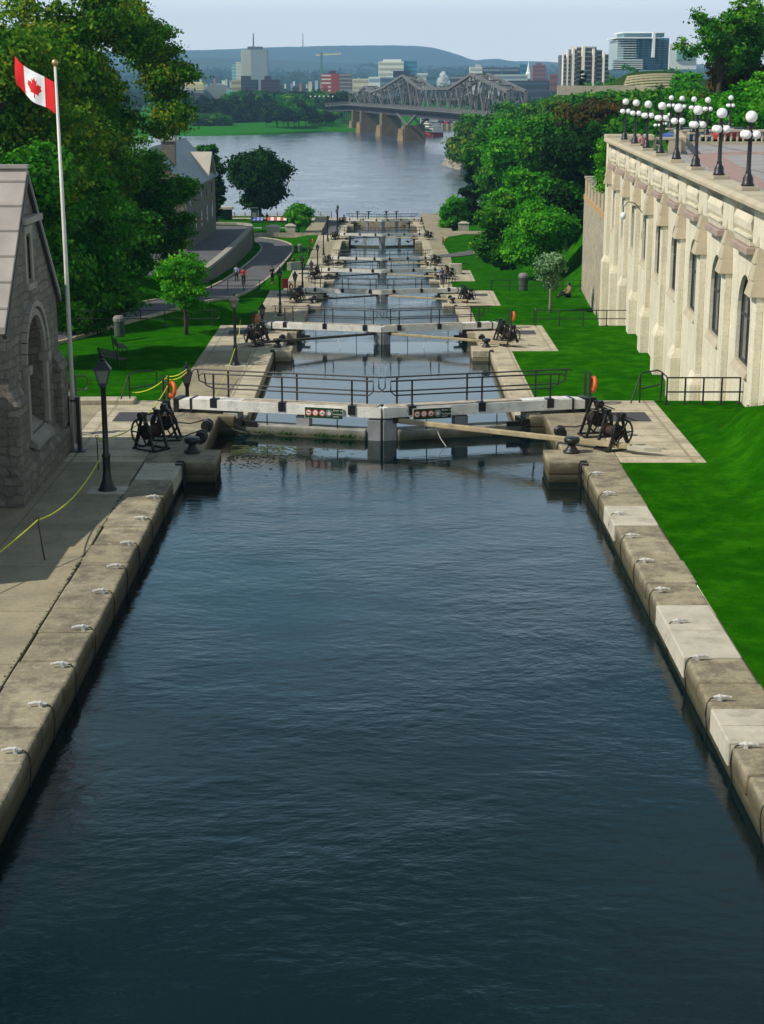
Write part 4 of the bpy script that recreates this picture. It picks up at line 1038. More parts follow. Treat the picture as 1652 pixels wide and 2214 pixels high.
# terrace of asphalt before the warehouse and its retaining wall
RW = thing('retaining_wall', 'curved rough stone retaining wall between the road and the warehouse terrace', 'retaining wall', (-18.7,215,-10))
pts = [(-21.5,168,-8.0),(-19.9,172,-8.3),(-19.4,178,-8.6),(-19.3,190,-8.9),(-19.3,210,-9.3),(-19.4,230,-9.6),(-19.8,246,-9.8),(-21.0,251.8,-9.9),(-25,253.2,-9.9),(-40,253.4,-9.9)]
m = MB(); m2 = MB(); pp = densify(pts, 2.0)
for i in range(len(pp)-1):
    a, b = pp[i], pp[i+1]; m.bar((a.x,a.y,(a.z-13.4)/2), (b.x,b.y,(b.z-13.4)/2), .7, a.z+13.4); m2.bar((a.x,a.y,a.z+.3), (b.x,b.y,b.z+.3), .8, .35)
m.build('wall', M['house'], RW); m2.build('coping', M['stone_trim'], RW, bevel=.03)
mb = MB(); mb.add([(-19.9,173,-8.5+.08),(-19.7,200,-9.1+.08),(-20.1,246,-9.75+.06),(-21.5,251.3,-9.82),(-45,252,-9.8),(-45,172,-8.4)], [(0,1,2,3,4,5)]); struct(mb.build('road', M['asphalt'], fix=False))
# ================================================================ lantern posts along the left path
def make_lantern():
    r = thing('street_lamp', 'tmp', 'street lamp')
    with local():
        MB().lathe([(.27,0),(.27,.05),(.22,.12),(.15,.3),(.12,.5),(.11,.62),(.11,.95),(.125,1.0),(.12,1.05),(.085,1.12),(.072,2.95),(.1,2.98),(.1,3.04),(.05,3.08)], n=14).build('post', M['iron'], r, smooth=True)
        g = MB(); g.tbox(-.11,.11,-.11,.11,3.12,-.2,.2,-.2,.2,3.5); g.build('lantern_glass', M['lampglass'], r)
        f = MB()
        for i,j in ((-1,-1),(1,-1),(1,1),(-1,1)): f.bar((.115*i,.115*j,3.1), (.205*i,.205*j,3.52), .025, .025)
        f.box(-.12,.12,-.12,.12,3.06,3.12); f.build('lantern_frame', M['iron'], r)
        c = MB(); c.tbox(-.25,.25,-.25,.25,3.5,-.09,.09,-.09,.09,3.74); c.lathe([(.08,3.74),(.1,3.78),(.03,3.82),(.045,3.88),(.005,3.97)], n=8); c.build('lantern_cap', M['iron'], r)
    return r
lp_ = make_lantern()
LM = [(46.5*.967,0,-7.85),(63.5,1,-7.75),(86.0,1,-7.85),(108,2,-8.0),(129.5,2,-8.15),(143.4,3,-7.95),(163.5,3,-8.0),(185.6,4,-8.05),(205,4,-8.1),(229,4,-8.2),(250,4,-8.3),(281,5,-7.7),(290,5,-7.8)]
LM[5] = (148.5,3,-7.95)
for i, (Y, k, X) in enumerate(LM):
    r = lp_ if i == 0 else dup(lp_); r.location = (X, Y, TIERS[k][2]); r.rotation_euler[2] = random.uniform(-.2,.2)
    r['group'] = 'black lantern posts along the left path'
    r['label'] = 'tall black lantern post nearest the camera beside the gabled stone building' if i == 0 else f'{ORD[i+1]} black lantern post along the left canal path from the camera'
    m = MB(); z = TIERS[k][2]; m.box(X-.55,X+.55,Y-.45,Y+.45,z,z+.02); tag(m.build('footing_slab', M['newstone'], loc=(X,Y,z)), f'pale square slab under the {ORD[i+1]} lantern post from the camera', 'slab', 'slabs under the lantern posts')
# ================================================================ flagpole and flag
fp = thing('flagpole', 'tall white flagpole in a black steel shoe beside the stone building', 'flagpole', (-9.72,50.1,0))
with local():
    m = MB(); m.tube([(0,0,.25),(0,0,6),(-.03,0,11.75)], [.075,.065,.04], 12); m.build('pole', M['pole'], fp, smooth=True)
    MB().ball((-.03,0,11.86), .1, 12).build('finial', M['gold'], fp, smooth=True)
    m = MB(); m.box(-.22,-.1,-.12,.12,0,1.75); m.box(.1,.22,-.12,.12,0,1.75); m.box(-.34,.34,-.2,.2,0,.03); m.lathe([(.09,1.6),(.09,1.66)], (0,0,0), 8); m.build('base_shoe', M['iron'], fp)
MAPLE = [(0,1.0),(.15,.70),(.33,.80),(.25,.38),(.46,.60),(.53,.46),(.80,.50),(.72,.26),(.86,.16),(.46,-.18),(.50,-.34),(.06,-.27),(.06,-.62)]
MAPLE = MAPLE+[(-x,y) for x,y in reversed(MAPLE[1:])]
def inside(x, y, P):
    c = False; j = len(P)-1
    for i in range(len(P)):
        if (P[i][1] > y) != (P[j][1] > y) and x < (P[j][0]-P[i][0])*(y-P[i][1])/(P[j][1]-P[i][1])+P[i][0]: c = not c
        j = i
    return c
nu, nv = 132, 66; FL, FH = 1.80, .93; m = MB(); vs = []
for j in range(nv+1):
    for i in range(nu+1):
        u, v = i/nu, j/nv
        w = .10*math.sin(u*7+v*1.3)*u**.5+.05*math.sin(u*13-v*2.5)*u
        x = -.09-u*FL*.70-.02*math.sin(v*3)*u; y = w+u*FL*.30; z = 11.30+u*FL*(.47+.06*math.cos(u*4))-(.10*math.sin(u*3.1))-v*FH*(1-.10*u)+.03*math.sin(u*9)*v
        vs.append((x,y,z))
fs = []; mi = []
for j in range(nv):
    for i in range(nu):
        u, v = (i+.5)/nu, (j+.5)/nv; fs.append((j*(nu+1)+i, j*(nu+1)+i+1, (j+1)*(nu+1)+i+1, (j+1)*(nu+1)+i))
        red = u < .25 or u > .75 or inside((u-.5)*2/.42, (.58-v)/.42, MAPLE)
        mi.append(0 if red else 1)
m.v = vs; m.f = fs; m.m = mi
with local():
    fl = m.build('flag', [M['flagred'], M['flagwhite']], fix=False, smooth=True)
fl.location = (-9.72,50.1,0); tag(fl, 'red and white maple leaf flag blowing from the tall white pole', 'flag')
# ================================================================ yellow rope and its pins
def pin(label, x, y, z, h=1.0, lean=.0):
    m = MB(); m.tube([(x,y,z),(x+lean,y,z+h)], .017, 6); m.ring((x+lean,y,z+h+.04), .04, .012, 'y', 10, 5); tag(m.build('rope_pin', M['rust'], loc=(x,y,z)), label, 'rope pin', 'thin iron pins holding the yellow rope')
P1 = at(97,1210,z=0); P2 = at(213,1015,z=0)
pin('thin leaning iron rope pin on the concrete path nearest the camera', P1.x, P1.y, 0, 1.0, -.12)
pin('thin upright iron rope pin beside the tall lantern post', P2.x, P2.y, 0, .98)
def cat(a, b, sag, n=14): return [a.lerp(b, i/n)+Vector((0,0,-sag*4*(i/n)*(1-i/n))) for i in range(n+1)]
A = Vector((P1.x-.12,P1.y,1.0)); Bp = Vector((P2.x,P2.y,.98)); C0 = Vector((-10.3,32.0,.55)); Bm = Vector((-7.98,46.0,1.15))
m = MB(); m.tube(cat(C0, A, .22)+cat(A, Bm, .42)[1:]+cat(Bm, Bp, .02, 4)[1:]+cat(Bp, Vector((-7.6,56.9,.9)), .55)[1:], .018, 6)
m.tube(cat(Vector((-9.1,58.3,.35)), Vector((-7.7,57.2,1.1)), .15), .018, 6); m.tube(cat(Vector((-7.7,57.2,1.15)), Vector((-6.9,56.6,1.5)), .1), .018, 6); m.tube(cat(Vector((-7.7,57.2,1.05)), Vector((-6.9,56.6,1.4)), .12), .018, 6)
tag(m.build('yellow_rope', M['yellow'], loc=(-8,45,0)), 'slack yellow rope strung between iron pins along the left path', 'rope')
m = MB(); m.tube(cat(Vector((-7.9,66,-2.4)), Vector((-7.85,86,-2.4)), .6)+cat(Vector((-7.85,86,-2.4)), Vector((-8.6,98,-2.6)), .5)[1:], .018, 6); tag(m.build('yellow_rope', M['yellow'], loc=(-8,80,-3)), 'slack yellow rope along the path between the first two gates', 'rope')
# ================================================================ bins, benches
def bin_(label, px, py, z, s=1.0, group='round litter bins'):
    p = at(px, py, z=z); r = thing('litter_bin', label, 'litter bin', p, 0, group)
    with local():
        MB().lathe([(.27,0),(.29,.05),(.3,.8),(.31,.82),(.02,.83)], n=14).build('body', M['bin'], r)
        c = MB(); c.lathe([(.33,.84),(.33,1.0),(.24,1.12),(.02,1.16)], n=10); c.build('lid', M['binlid'], r)
    r.scale = (s,)*3
bin_('grey litter bin with pale lid on the shaded left lawn', 259, 727, -3.35, 1.1)
bin_('dark litter bin on the right lawn beside the railing', 1131, 628, -6.9, 1.4)
bin_('dark litter bin on the grass under the curved retaining wall', 1015, 560, -10) if False else bin_('dark litter bin on the grass under the curved retaining wall', 518, 550, -11.3, 1.3)
bin_('small dark litter bin on the grass beside the white sloping wall', 649, 545, -11.2)
def bench(label, x, y, z, rz):
    r = thing('bench', label, 'bench', (x,y,z), rz, 'dark park benches on the left lawn')
    with local():
        m = MB()
        for i in range(4): m.box(-.9,.9,-.25+i*.13,-.14+i*.13,.43,.47)
        m.build('seat', M['darkwood'], r); m = MB()
        for i in range(3): m.bar((-.9,.30+.03*i,.6+.13*i),(.9,.30+.03*i,.6+.13*i),.03,.1)
        m.build('backrest', M['darkwood'], r)
        for sx in (-.75,.75): m = MB(); m.bar((sx,-.2,0),(sx,-.2,.43),.05); m.bar((sx,.25,0),(sx,.38,.98),.05); m.build('leg', M['iron'], r)
p = at(262,765,z=-3.35); bench('dark bench on the left lawn nearer the canal path', p.x, p.y, -3.35, 1.9)
p = at(246,790,z=-3.35); bench('dark bench directly behind the nearest lantern head', p.x, p.y, -3.35, 2.4)
p = at(330,757,z=-3.35)
# gate pillars by the cross paths
def pillar(label, px, py, w):
    p = at(px, py, z=-12.4); r = thing('stone_pillar', label, 'pillar', p, 0, 'pale stone pillars by the cross paths')
    with local():
        m = MB(); m.box(-w/2,w/2,-w/2,w/2,-.6,1.15); m.build('shaft', M['newstone'], r, bevel=.03)
        m = MB(); m.box(-w/2-.1,w/2+.1,-w/2-.1,w/2+.1,1.15,1.27); m.tbox(-w/2-.02,w/2+.02,-w/2-.02,w/2+.02,1.27,-w/5,w/5,-w/5,w/5,1.55); m.build('cap', M['newstone'], r, bevel=.04)
pillar('pale stone pillar under the trees at the end of the right cross path', 1002, 498, 1.7)
pillar('pale stone pillar left of the bright young tree', 628.5, 504, 1.6)
pillar('wide pale stone pillar in front of the red and white awnings', 591, 506, 2.0)
def awning(label, px, py, w, ma, mb_):
    p = at(px, py, z=-12.6); r = thing('stall', label, 'stall', p, 0, 'stalls with coloured awnings')
    with local():
        m = MB()
        for i in range(6): m.prism([(-.8,2.1),(0,2.55),(.8,2.1),(.8,2.05),(0,2.5),(-.8,2.05)], 'x', -w/2+w*i/6, -w/2+w*(i+1)/6, i%2)
        m.build('awning', [ma, mb_], r)
        for sx in (-w/2+.1,w/2-.1):
            for sy in (-.7,.7): m = MB(); m.bar((sx,sy,0),(sx,sy,2.1),.06); m.build('leg', M['frame'], r)
        m = MB(); m.box(-w/2+.1,w/2-.1,-.6,.6,.8,.86); m.build('table', M['signwhite'], r)
awning('stall with a blue awning under the big dark tree', 557, 503, 1.9, M['c_blue'], M['c_lightblue'])
awning('stall with a red and white awning behind the wide pillar', 600, 503, 3.2, M['signred'], M['signwhite'])
# river fence and notice booth
def fence(x0, x1, y, z, n, label):
    r = thing('fence', label, 'fence', (x0,y,z)); m = MB()
    for h in (.35,.65,.95): m.bar((x0,y,z+h),(x1,y,z+h),.05,.04)
    m.build('rail', M['c_tanc'], r)
    for i in range(n): x = x0+(x1-x0)*i/(n-1); m = MB(); m.box(x-.1,x+.1,y-.1,y+.1,z,z+1.15); m.build('post', M['c_tanc'], r)
fence(-40, -9.5, 309, -13.2, 16, 'wooden post fence along the river quay behind the dark round tree')
m = MB(); r = thing('shelter', 'small shelter with pale roof by the river behind the warehouse', 'shelter', at(483,482,z=-13.2))
with local():
    m = MB(); m.prism([(-1.8,2.5),(1.8,2.5),(1.8,2.9),(-1.8,2.9)], 'y', -1.2, 1.2); m.build('roof', M['newstone'], r)
    m = MB(); m.box(-1.6,1.6,.6,.8,.3,2.4); m.build('panel', M['signgreen'], r)
    for sx in (-1.6,1.6): m = MB(); m.bar((sx,0,-.5),(sx,0,2.5),.15); m.build('post', M['c_tanc'], r)
m = MB(); r = thing('kiosk', 'narrow dark green kiosk beside the trunk of the dark round tree', 'kiosk', at(563-12,486,z=-13))
with local():
    MB().box(-.6,.6,-.5,.5,0,2.9).build('cabinet', M['signgreen'], r); MB().box(-.7,.7,-.6,.6,2.9,3.05).build('roof', M['bin'], r); MB().box(-.4,.4,-.54,-.505,1.0,2.2).build('notice', M['binlid'], r)
m = MB(); p = at(985,592,z=-9.15); m.box(p.x-.7,p.x+.7,p.y-.3,p.y+.3,-9.6,-8.0); tag(m.build('stone_block', M['newstone'], loc=(p.x,p.y,-9.15), bevel=.05), 'white stone block standing by the right paving', 'stone block')
p = at(994,592,z=-9.15); steprail('small black handrail beside the white stone block', p.x, p.y, -9.15)
# yellow barrier
p = at(1027,545,z=-12); r = thing('barrier', 'yellow swing barrier on the grey path under the right trees', 'barrier', p)
with local():
    MB().bar((-.2,-1,.9),(-.6,2.6,1.1),.16,.16).build('arm', M['yellow'], r); MB().bar((-.2,-1,0),(-.2,-1,1.1),.16,.16).build('post', M['yellow'], r)
# ================================================================ people
def skin_mesh(name, pts, edges, rad, m, parent, root=0, sub=1):
    me = bpy.data.meshes.new(name); me.from_pydata(pts, edges, []); o = bpy.data.objects.new(name, me); COL.objects.link(o)
    sk = o.modifiers.new('skin', 'SKIN'); sk.use_smooth_shade = True
    for i, r in enumerate(rad):
        d = me.skin_vertices[0].data[i]; d.radius = (r, r) if not hasattr(r, '__len__') else r; d.use_root = (i == root)
    ss_ = o.modifiers.new('s', 'SUBSURF'); ss_.levels = sub; ss_.render_levels = sub
    dg = bpy.context.evaluated_depsgraph_get(); nm = bpy.data.meshes.new_from_object(o.evaluated_get(dg)); bpy.data.objects.remove(o)
    nm.materials.clear(); nm.materials.append(m); nm.name = name
    q = bpy.data.objects.new(name, nm); COL.objects.link(q); q.parent = parent; return q
def person(label, loc, face=0, top='c_black', bottom='jeans', pose='stand', hair='hair', shoes=None, s=1.0, group=None):
    r = thing('person', label, 'person', loc, face, group); r.scale = (s,)*3
    hip = .92; P = {}
    if pose == 'sit':
        J = dict(pel=(0,0,.14), wa=(0,.05,.32), ch=(0,.09,.52), nk=(0,.07,.68), hd=(0,.04,.80), tp=(0,.03,.92),
                 ls=(-.17,.08,.62), le=(-.26,-.05,.42), lh=(-.15,-.26,.38), rs=(.17,.08,.62), re=(.27,-.02,.42), rh=(.16,-.24,.36),
                 lH=(-.09,0,.13), lk=(-.14,-.40,.36), la=(-.12,-.62,.07), lt=(-.12,-.76,.05), rH=(.09,0,.13), rk=(.14,-.42,.22), ra=(.10,-.80,.08), rt=(.10,-.93,.12))
    else:
        st = {'stand':.03,'walk':.24}[pose]
        J = dict(pel=(0,0,.93), wa=(0,0,1.10), ch=(0,.01,1.30), nk=(0,.01,1.46), hd=(0,-.01,1.58), tp=(0,-.01,1.70),
                 ls=(-.18,.01,1.40), le=(-.24,.05+st*.4,1.12), lh=(-.24,-.06,.88), rs=(.18,.01,1.40), re=(.24,.04-st*.4,1.12), rh=(.25,-.10-st*.3,.90),
                 lH=(-.09,0,.90), lk=(-.10,-st*.6-.02,.50), la=(-.10,-st,.08), lt=(-.11,-st-.17,.03), rH=(.09,0,.90), rk=(.10,st*.3-.03,.50), ra=(.10,st,.08), rt=(.11,st-.17,.03))
    ks = list(J); I = {k:i for i,k in enumerate(ks)}; pts = [J[k] for k in ks]
    E = [('pel','wa'),('wa','ch'),('ch','nk'),('nk','hd'),('hd','tp'),('ch','ls'),('ls','le'),('le','lh'),('ch','rs'),('rs','re'),('re','rh'),('pel','lH'),('lH','lk'),('lk','la'),('la','lt'),('pel','rH'),('rH','rk'),('rk','ra'),('ra','rt')]
    R = dict(pel=.13, wa=.115, ch=.135, nk=.052, hd=(.083,.095), tp=(.062,.07), ls=.06, le=.042, lh=.028, rs=.06, re=.042, rh=.028, lH=.085, lk=.062, la=.042, lt=.035, rH=.085, rk=.062, ra=.042, rt=.035)
    edges = [(I[a],I[b]) for a,b in E]; rad = [R[k] for k in ks]
    for h in ('lh','rh'):
        hx, hy, hz = J[h]
        for q, (dx, dy, dz) in enumerate(((-.03,-.01,-.085),(-.01,-.015,-.10),(.01,-.015,-.095),(.03,-.01,-.08),(.0,-.06,-.04))):
            pts.append((hx+dx,hy+dy,hz+dz)); rad.append(.009); edges.append((I[h],len(pts)-1))
    hx, hy, hz = J['hd']; pts.append((hx, hy-.115, hz)); rad.append(.014); edges.append((I['hd'], len(pts)-1))
    skin_mesh('body', pts, edges, rad, M['skin'], r)
    k = ['wa','ch','ls','le','rs','re','pel']; ii = {a:i for i,a in enumerate(k)}
    skin_mesh('shirt', [J[a] for a in k], [(0,1),(1,2),(2,3),(1,4),(4,5),(0,6)], [.135,.155,.078,.056,.078,.056,.14], M['c_'+top], r)
    k = ['pel','lH','lk','la','rH','rk','ra']
    skin_mesh('trousers', [J[a] for a in k], [(0,1),(1,2),(2,3),(0,4),(4,5),(5,6)], [.142,.10,.075,.056,.10,.075,.056], M['c_'+bottom], r)
    hx, hy, hz = J['hd']
    with local():
        m = MB(); m.ball((hx,hy+.02,hz+.05), .108, 12, 1.0); m.build('hair', M['hair' if hair == 'hair' else 'c_'+hair], r, smooth=True)
        for a in ('l','r'):
            t = J[a+'a']; u = J[a+'t']; m = MB(); m.tube([(t[0],t[1]+.05,t[2]-.03),(u[0],u[1],u[2])], [.05,.04], 8); m.build('shoe', M['c_'+(shoes or 'black')], r)
            m = MB(); m.ball((hx+(.03 if a == 'l' else -.03), hy-.088, hz+.02), .012, 6); m.build('eye', M['c_black'], r)
p = at(527,617,z=-8.9); person('person in a red top and dark trousers walking down the asphalt road', p, PI, 'red', 'black', 'walk', s=1.08)
p = at(512,609,z=-9.0); person('person in a light blue top walking beside the one in red', p, PI, 'lightblue', 'black', 'walk', s=1.02)
p = at(589,612,z=-9.15); person('person all in black with red shoes on the left lawn', p, .6, 'black', 'black', 'stand', shoes='red', s=1.05)
p = at(634,588,z=-11.4); person('person in black holding something pale beside the white sloping wall', p, .2, 'black', 'black', 'stand', s=1.1)
p = at(668,556,z=-12.05); person('person in dark clothes leaning by the lamp on the far left path', p, 1.2, 'black', 'black', 'stand')
p = at(955,615,z=-9.15); person('person in a blue jacket and jeans standing by the right winch', p, .4, 'blue', 'jeans', 'stand', s=1.03)
p = at(963,612,z=-9.15); person('person with reddish hair half behind the one in blue', p, .2, 'tanc', 'jeans', 'stand', hair='tanc')
p = at(1228,642,z=-6.75); person('person sitting on the right lawn with bare arms and dark trousers', p, -1.2, 'tanc', 'black', 'sit', s=1.35)
person('person in a white shirt walking behind the corner of the stone building', (-10.35,52.6,0), -1.9, 'white', 'black', 'walk')
p = at(1405,330,z=6.3); person('person in pink at the far corner of the terrace between two lamps', (17.6,112.5,6.3), .5, 'pink', 'tanc', 'stand')
p = at(568,482,z=-13.0); person('person in black standing at the river fence right of the dark tree trunk', p, PI, 'black', 'black', 'stand')
p = at(578,482,z=-13.0); person('slim dark dressed person at the river fence farther from the tree', p, PI, 'black', 'jeans', 'stand')
person('person in a pale pink top sitting by the last gate on the left', (-6.9,299.5,-13.25), .4, 'pink', 'tanc', 'sit', s=1.5)
# small things on the left lockside
m = MB(); p = at(617,622,z=-6.75); m = MB(); m.tube([(p.x,p.y,-6.75),(p.x,p.y,-5.9)], .28, 10); tag(m.build('red_drum', M['c_red'], loc=p), 'small red container standing by the third gate on the left', 'container')
# ================================================================ trees
def crown_mesh(name, blobs, n, ls, m, seed=0, clump=.5, per=26, droop=.0):
    """leaf quads gathered in small clumps spread over the shells of many blobs; blobs: (x,y,z,rx,rz)"""
    g = np.random.default_rng(seed); B_ = np.array(blobs, float); w = B_[:,3]**2; w = w/w.sum()
    nc = max(8, n//per); bi = g.choice(len(B_), nc, p=w)
    d = g.normal(size=(nc,3)); d /= np.linalg.norm(d, axis=1)[:,None]
    rad = g.uniform(.25, 1, nc)**.45
    c = B_[bi,:3]+d*rad[:,None]*np.stack([B_[bi,3], B_[bi,3], B_[bi,4]], 1)
    tone_c = g.uniform(0, 1, nc)
    ci = np.repeat(np.arange(nc), per); k = len(ci)
    off = g.normal(size=(k,3))*clump*np.array([1,1,.5]); off[:,2] -= droop*np.abs(g.normal(size=k))
    P = c[ci]+off
    nrm = d[ci]*1.0+g.normal(size=(k,3))*.7+np.array([0,0,.3]); nrm /= np.linalg.norm(nrm, axis=1)[:,None]
    t = np.cross(nrm, g.normal(size=(k,3))); t /= np.linalg.norm(t, axis=1)[:,None]; b = np.cross(nrm, t)
    s = ls*g.uniform(.6, 1.35, k)[:,None]
    V = np.stack([P-t*s*.5, P+b*s*.33, P+t*s*.5, P-b*s*.33], 1).reshape(-1,3)
    me = bpy.data.meshes.new(name); me.vertices.add(4*k); me.vertices.foreach_set('co', V.ravel().astype(np.float32))
    me.loops.add(4*k); me.loops.foreach_set('vertex_index', np.arange(4*k, dtype=np.int32))
    me.polygons.add(k); me.polygons.foreach_set('loop_start', np.arange(k)*4); me.update(calc_edges=True)
    a = me.attributes.new('tone', 'FLOAT', 'FACE'); a.data.foreach_set('value', (tone_c[ci]*.75+g.uniform(0,.25,k)).astype(np.float32))
    me.materials.append(m); return me
def tree(name, label, base, H, R, m, leaves=12000, ls=.3, low=.25, nb=14, seed=1, group=None, cat='tree', bark='bark', shape='round', per=26, clump=None, zs=1.0, trunk=True, leans=(0,0), br=(.34,.52), extra=None):
    g = random.Random(seed); r = thing(name, label, cat, base, g.uniform(0, 6) if leans == (0,0) and not extra else 0, group)
    z0, z1 = H*low, H; cz = (z0+z1)/2; hz = (z1-z0)/2; blobs = []
    for i in range(nb):
        for _ in range(50):
            x, y, z = [g.uniform(-1,1) for _ in range(3)]
            if x*x+y*y+z*z < 1: break
        if shape == 'cone':
            f = (i+.5)/nb; zz = z0+(z1-z0)*f; rr = R*(1-f)**.8; a = i*2.4; br_ = max(.18*R, R*.5*(1-f)+.1*R)
            blobs.append((rr*.55*math.cos(a), rr*.55*math.sin(a), zz, br_, br_*.6))
        elif shape == 'egg':
            wv = 1.0 if z < 0 else (1-.45*z); br_ = R*g.uniform(*br)
            blobs.append((x*R*.66*wv, y*R*.66*wv, cz+z*(hz-br_*.7), br_, br_*.75))
        else:
            br_ = R*g.uniform(*br)
            blobs.append((x*R*.68, y*R*.68, cz+z*(hz-br_*.75), br_, br_*.72*zs))
    blobs = [(b[0]+leans[0]*(b[2]/H), b[1]+leans[1]*(b[2]/H), b[2], b[3], b[4]) for b in blobs]
    blobs += list(extra or [])
    me = crown_mesh('crown', blobs, leaves, ls, m, seed, clump or R*.085, per)
    o = bpy.data.objects.new('crown', me); COL.objects.link(o); o.parent = r
    if trunk:
        with local():
            t = MB(); tr = max(.05, H*.022); pts = [(0,0,-.4),(0,0,H*.12),(leans[0]*.3+g.uniform(-.2,.2)*R*.2, leans[1]*.3, H*.4),(leans[0]*.6,leans[1]*.6,H*.7)]
            t.tube(pts, [tr*1.5, tr, tr*.75, tr*.3], 8)
            for b in blobs[:10]:
                zz = max(H*.15, min(H*.6, b[2]*.55)); t.tube([(leans[0]*.3*zz/H,leans[1]*.3*zz/H,zz), ((b[0])*.5, b[1]*.5, (zz+b[2])/2+.05*H), (b[0],b[1],b[2])], [tr*.5, tr*.35, tr*.12], 6)
            t.build('trunk', M[bark], r, smooth=True)
    return r
def hgt(x, y): 
    f = h_left if x < 0 else h_right
    return float(f(np.array([[float(x)]]), np.array([[float(y)]]))[0,0])
def gbase(px, Y, z=None):
    x = (px-CX)/F*(Y*c_+ (CH-(z if z is not None else -8))*s_)
    return (x, Y, z if z is not None else hgt(x, Y))
def top_h(base, py):          # height so that the crown top appears at image row py
    d = ray(CX, py); t = base[1]/d[1]; return CH+d[2]*t-base[2]
# --- big trees on the left
GL = 'tall broadleaf trees behind the stone building'
def bigleft(label, px, Y, R, ptop, seed, low, leaves, m='leafA', extra=(), **kw):
    b = gbase(px, Y); H = top_h(b, ptop); g = random.Random(seed); ex = []
    for ex_, ey_ in extra:
        q = at(ex_, ey_, Y=Y+g.uniform(-2,2)); ex.append((q.x-b[0], q.y-b[1], q.z-b[2]+.3, g.uniform(.6,1.1), g.uniform(.35,.6))); q2 = (ex[-1][0]*.8, ex[-1][1], ex[-1][2]-.3*g.random(), 1.3, .8); ex.append(q2)
    kw['extra'] = ex
    return tree('maple_tree', label, (b[0],b[1],b[2]-.3), H, R, M[m], leaves, .32, low, 70, seed, GL, per=24, clump=.42, br=(.12,.27), **kw)
bigleft('huge broadleaf tree filling the upper left corner behind the flag', 15, 105, 9.0, -70, 21, .10, 60000)
bigleft('broad tree with yellowing sprays at the top of the picture behind the flagpole', 132, 122, 6.8, -70, 22, .12, 66000, extra=[(262,10),(275,38),(240,-10),(250,60),(300,70),(225,-15),(288,55),(310,85)])
bigleft('tree whose feathery right edge stands against the sky left of the hills', 222, 140, 4.9, 52, 23, .10, 64000, extra=[(318,62),(335,78),(345,70),(300,30),(365,140),(385,150),(398,158),(372,175),(350,110),(330,130),(388,205),(310,45),(322,95),(290,12),(352,72),(362,108),(402,162),(395,240),(385,270)])
bigleft('dark tree whose branches hang in front of the warehouse', 300, 158, 4.4, 268, 24, .10, 34000, 'leafG', extra=[(395,420),(402,470),(392,500),(380,530),(405,400),(385,560)])
bigleft('tree with low boughs over the shaded lawn behind the stone building', 168, 104, 5.2, 330, 25, .14, 36000, 'leafG', extra=[(200,690),(165,700),(230,660),(280,640)])
bigleft('dark tree behind the ridge of the gabled stone building', 25, 118, 9.0, 150, 26, .06, 34000, 'leafG')
bigleft('tall dark tree deep in the middle of the group on the left', 120, 150, 9.5, 60, 28, .10, 34000, 'leafG')
bigleft('shaded tree just behind the stone building and the flagpole foot', 62, 86, 4.8, 250, 29, .12, 30000, 'leafG')
bigleft('deep green tree low in the group beside the asphalt road', 268, 136, 4.2, 420, 27, .10, 22000, 'leafG')
# --- specific trees
b = at(403,722,z=-3.35); tree('young_maple', 'small bright green maple alone on the left lawn beside the road', b, top_h(b,538), 2.2, M['leafB'], 9000, .2, .2, 34, 31, None, br=(.16,.34), clump=.17)
b = at(563,484,z=-13.1); tree('round_maple', 'large dark round maple on the river quay', b, top_h(b,302), 6.5, M['leafD'], 26000, .62, .12, 30, 32, None, br=(.26,.4), clump=.7)
b = at(646,503,z=-12.6); tree('young_tree', 'bright yellow-green young tree beside the pale stone pillar', b, top_h(b,436), 2.6, M['leafB'], 6000, .42, .05, 14, 33, None, clump=.34)
b = at(1189,674,z=-6.75); tree('silver_sapling', 'slim silvery young tree with pale stem on the right lawn', b, top_h(b,530), 1.5, M['leafS'], 4200, .22, .28, 20, 34, None, bark='barkpale', shape='egg', br=(.25,.4), clump=.2)
GR = 'trees on the right bank of the locks'
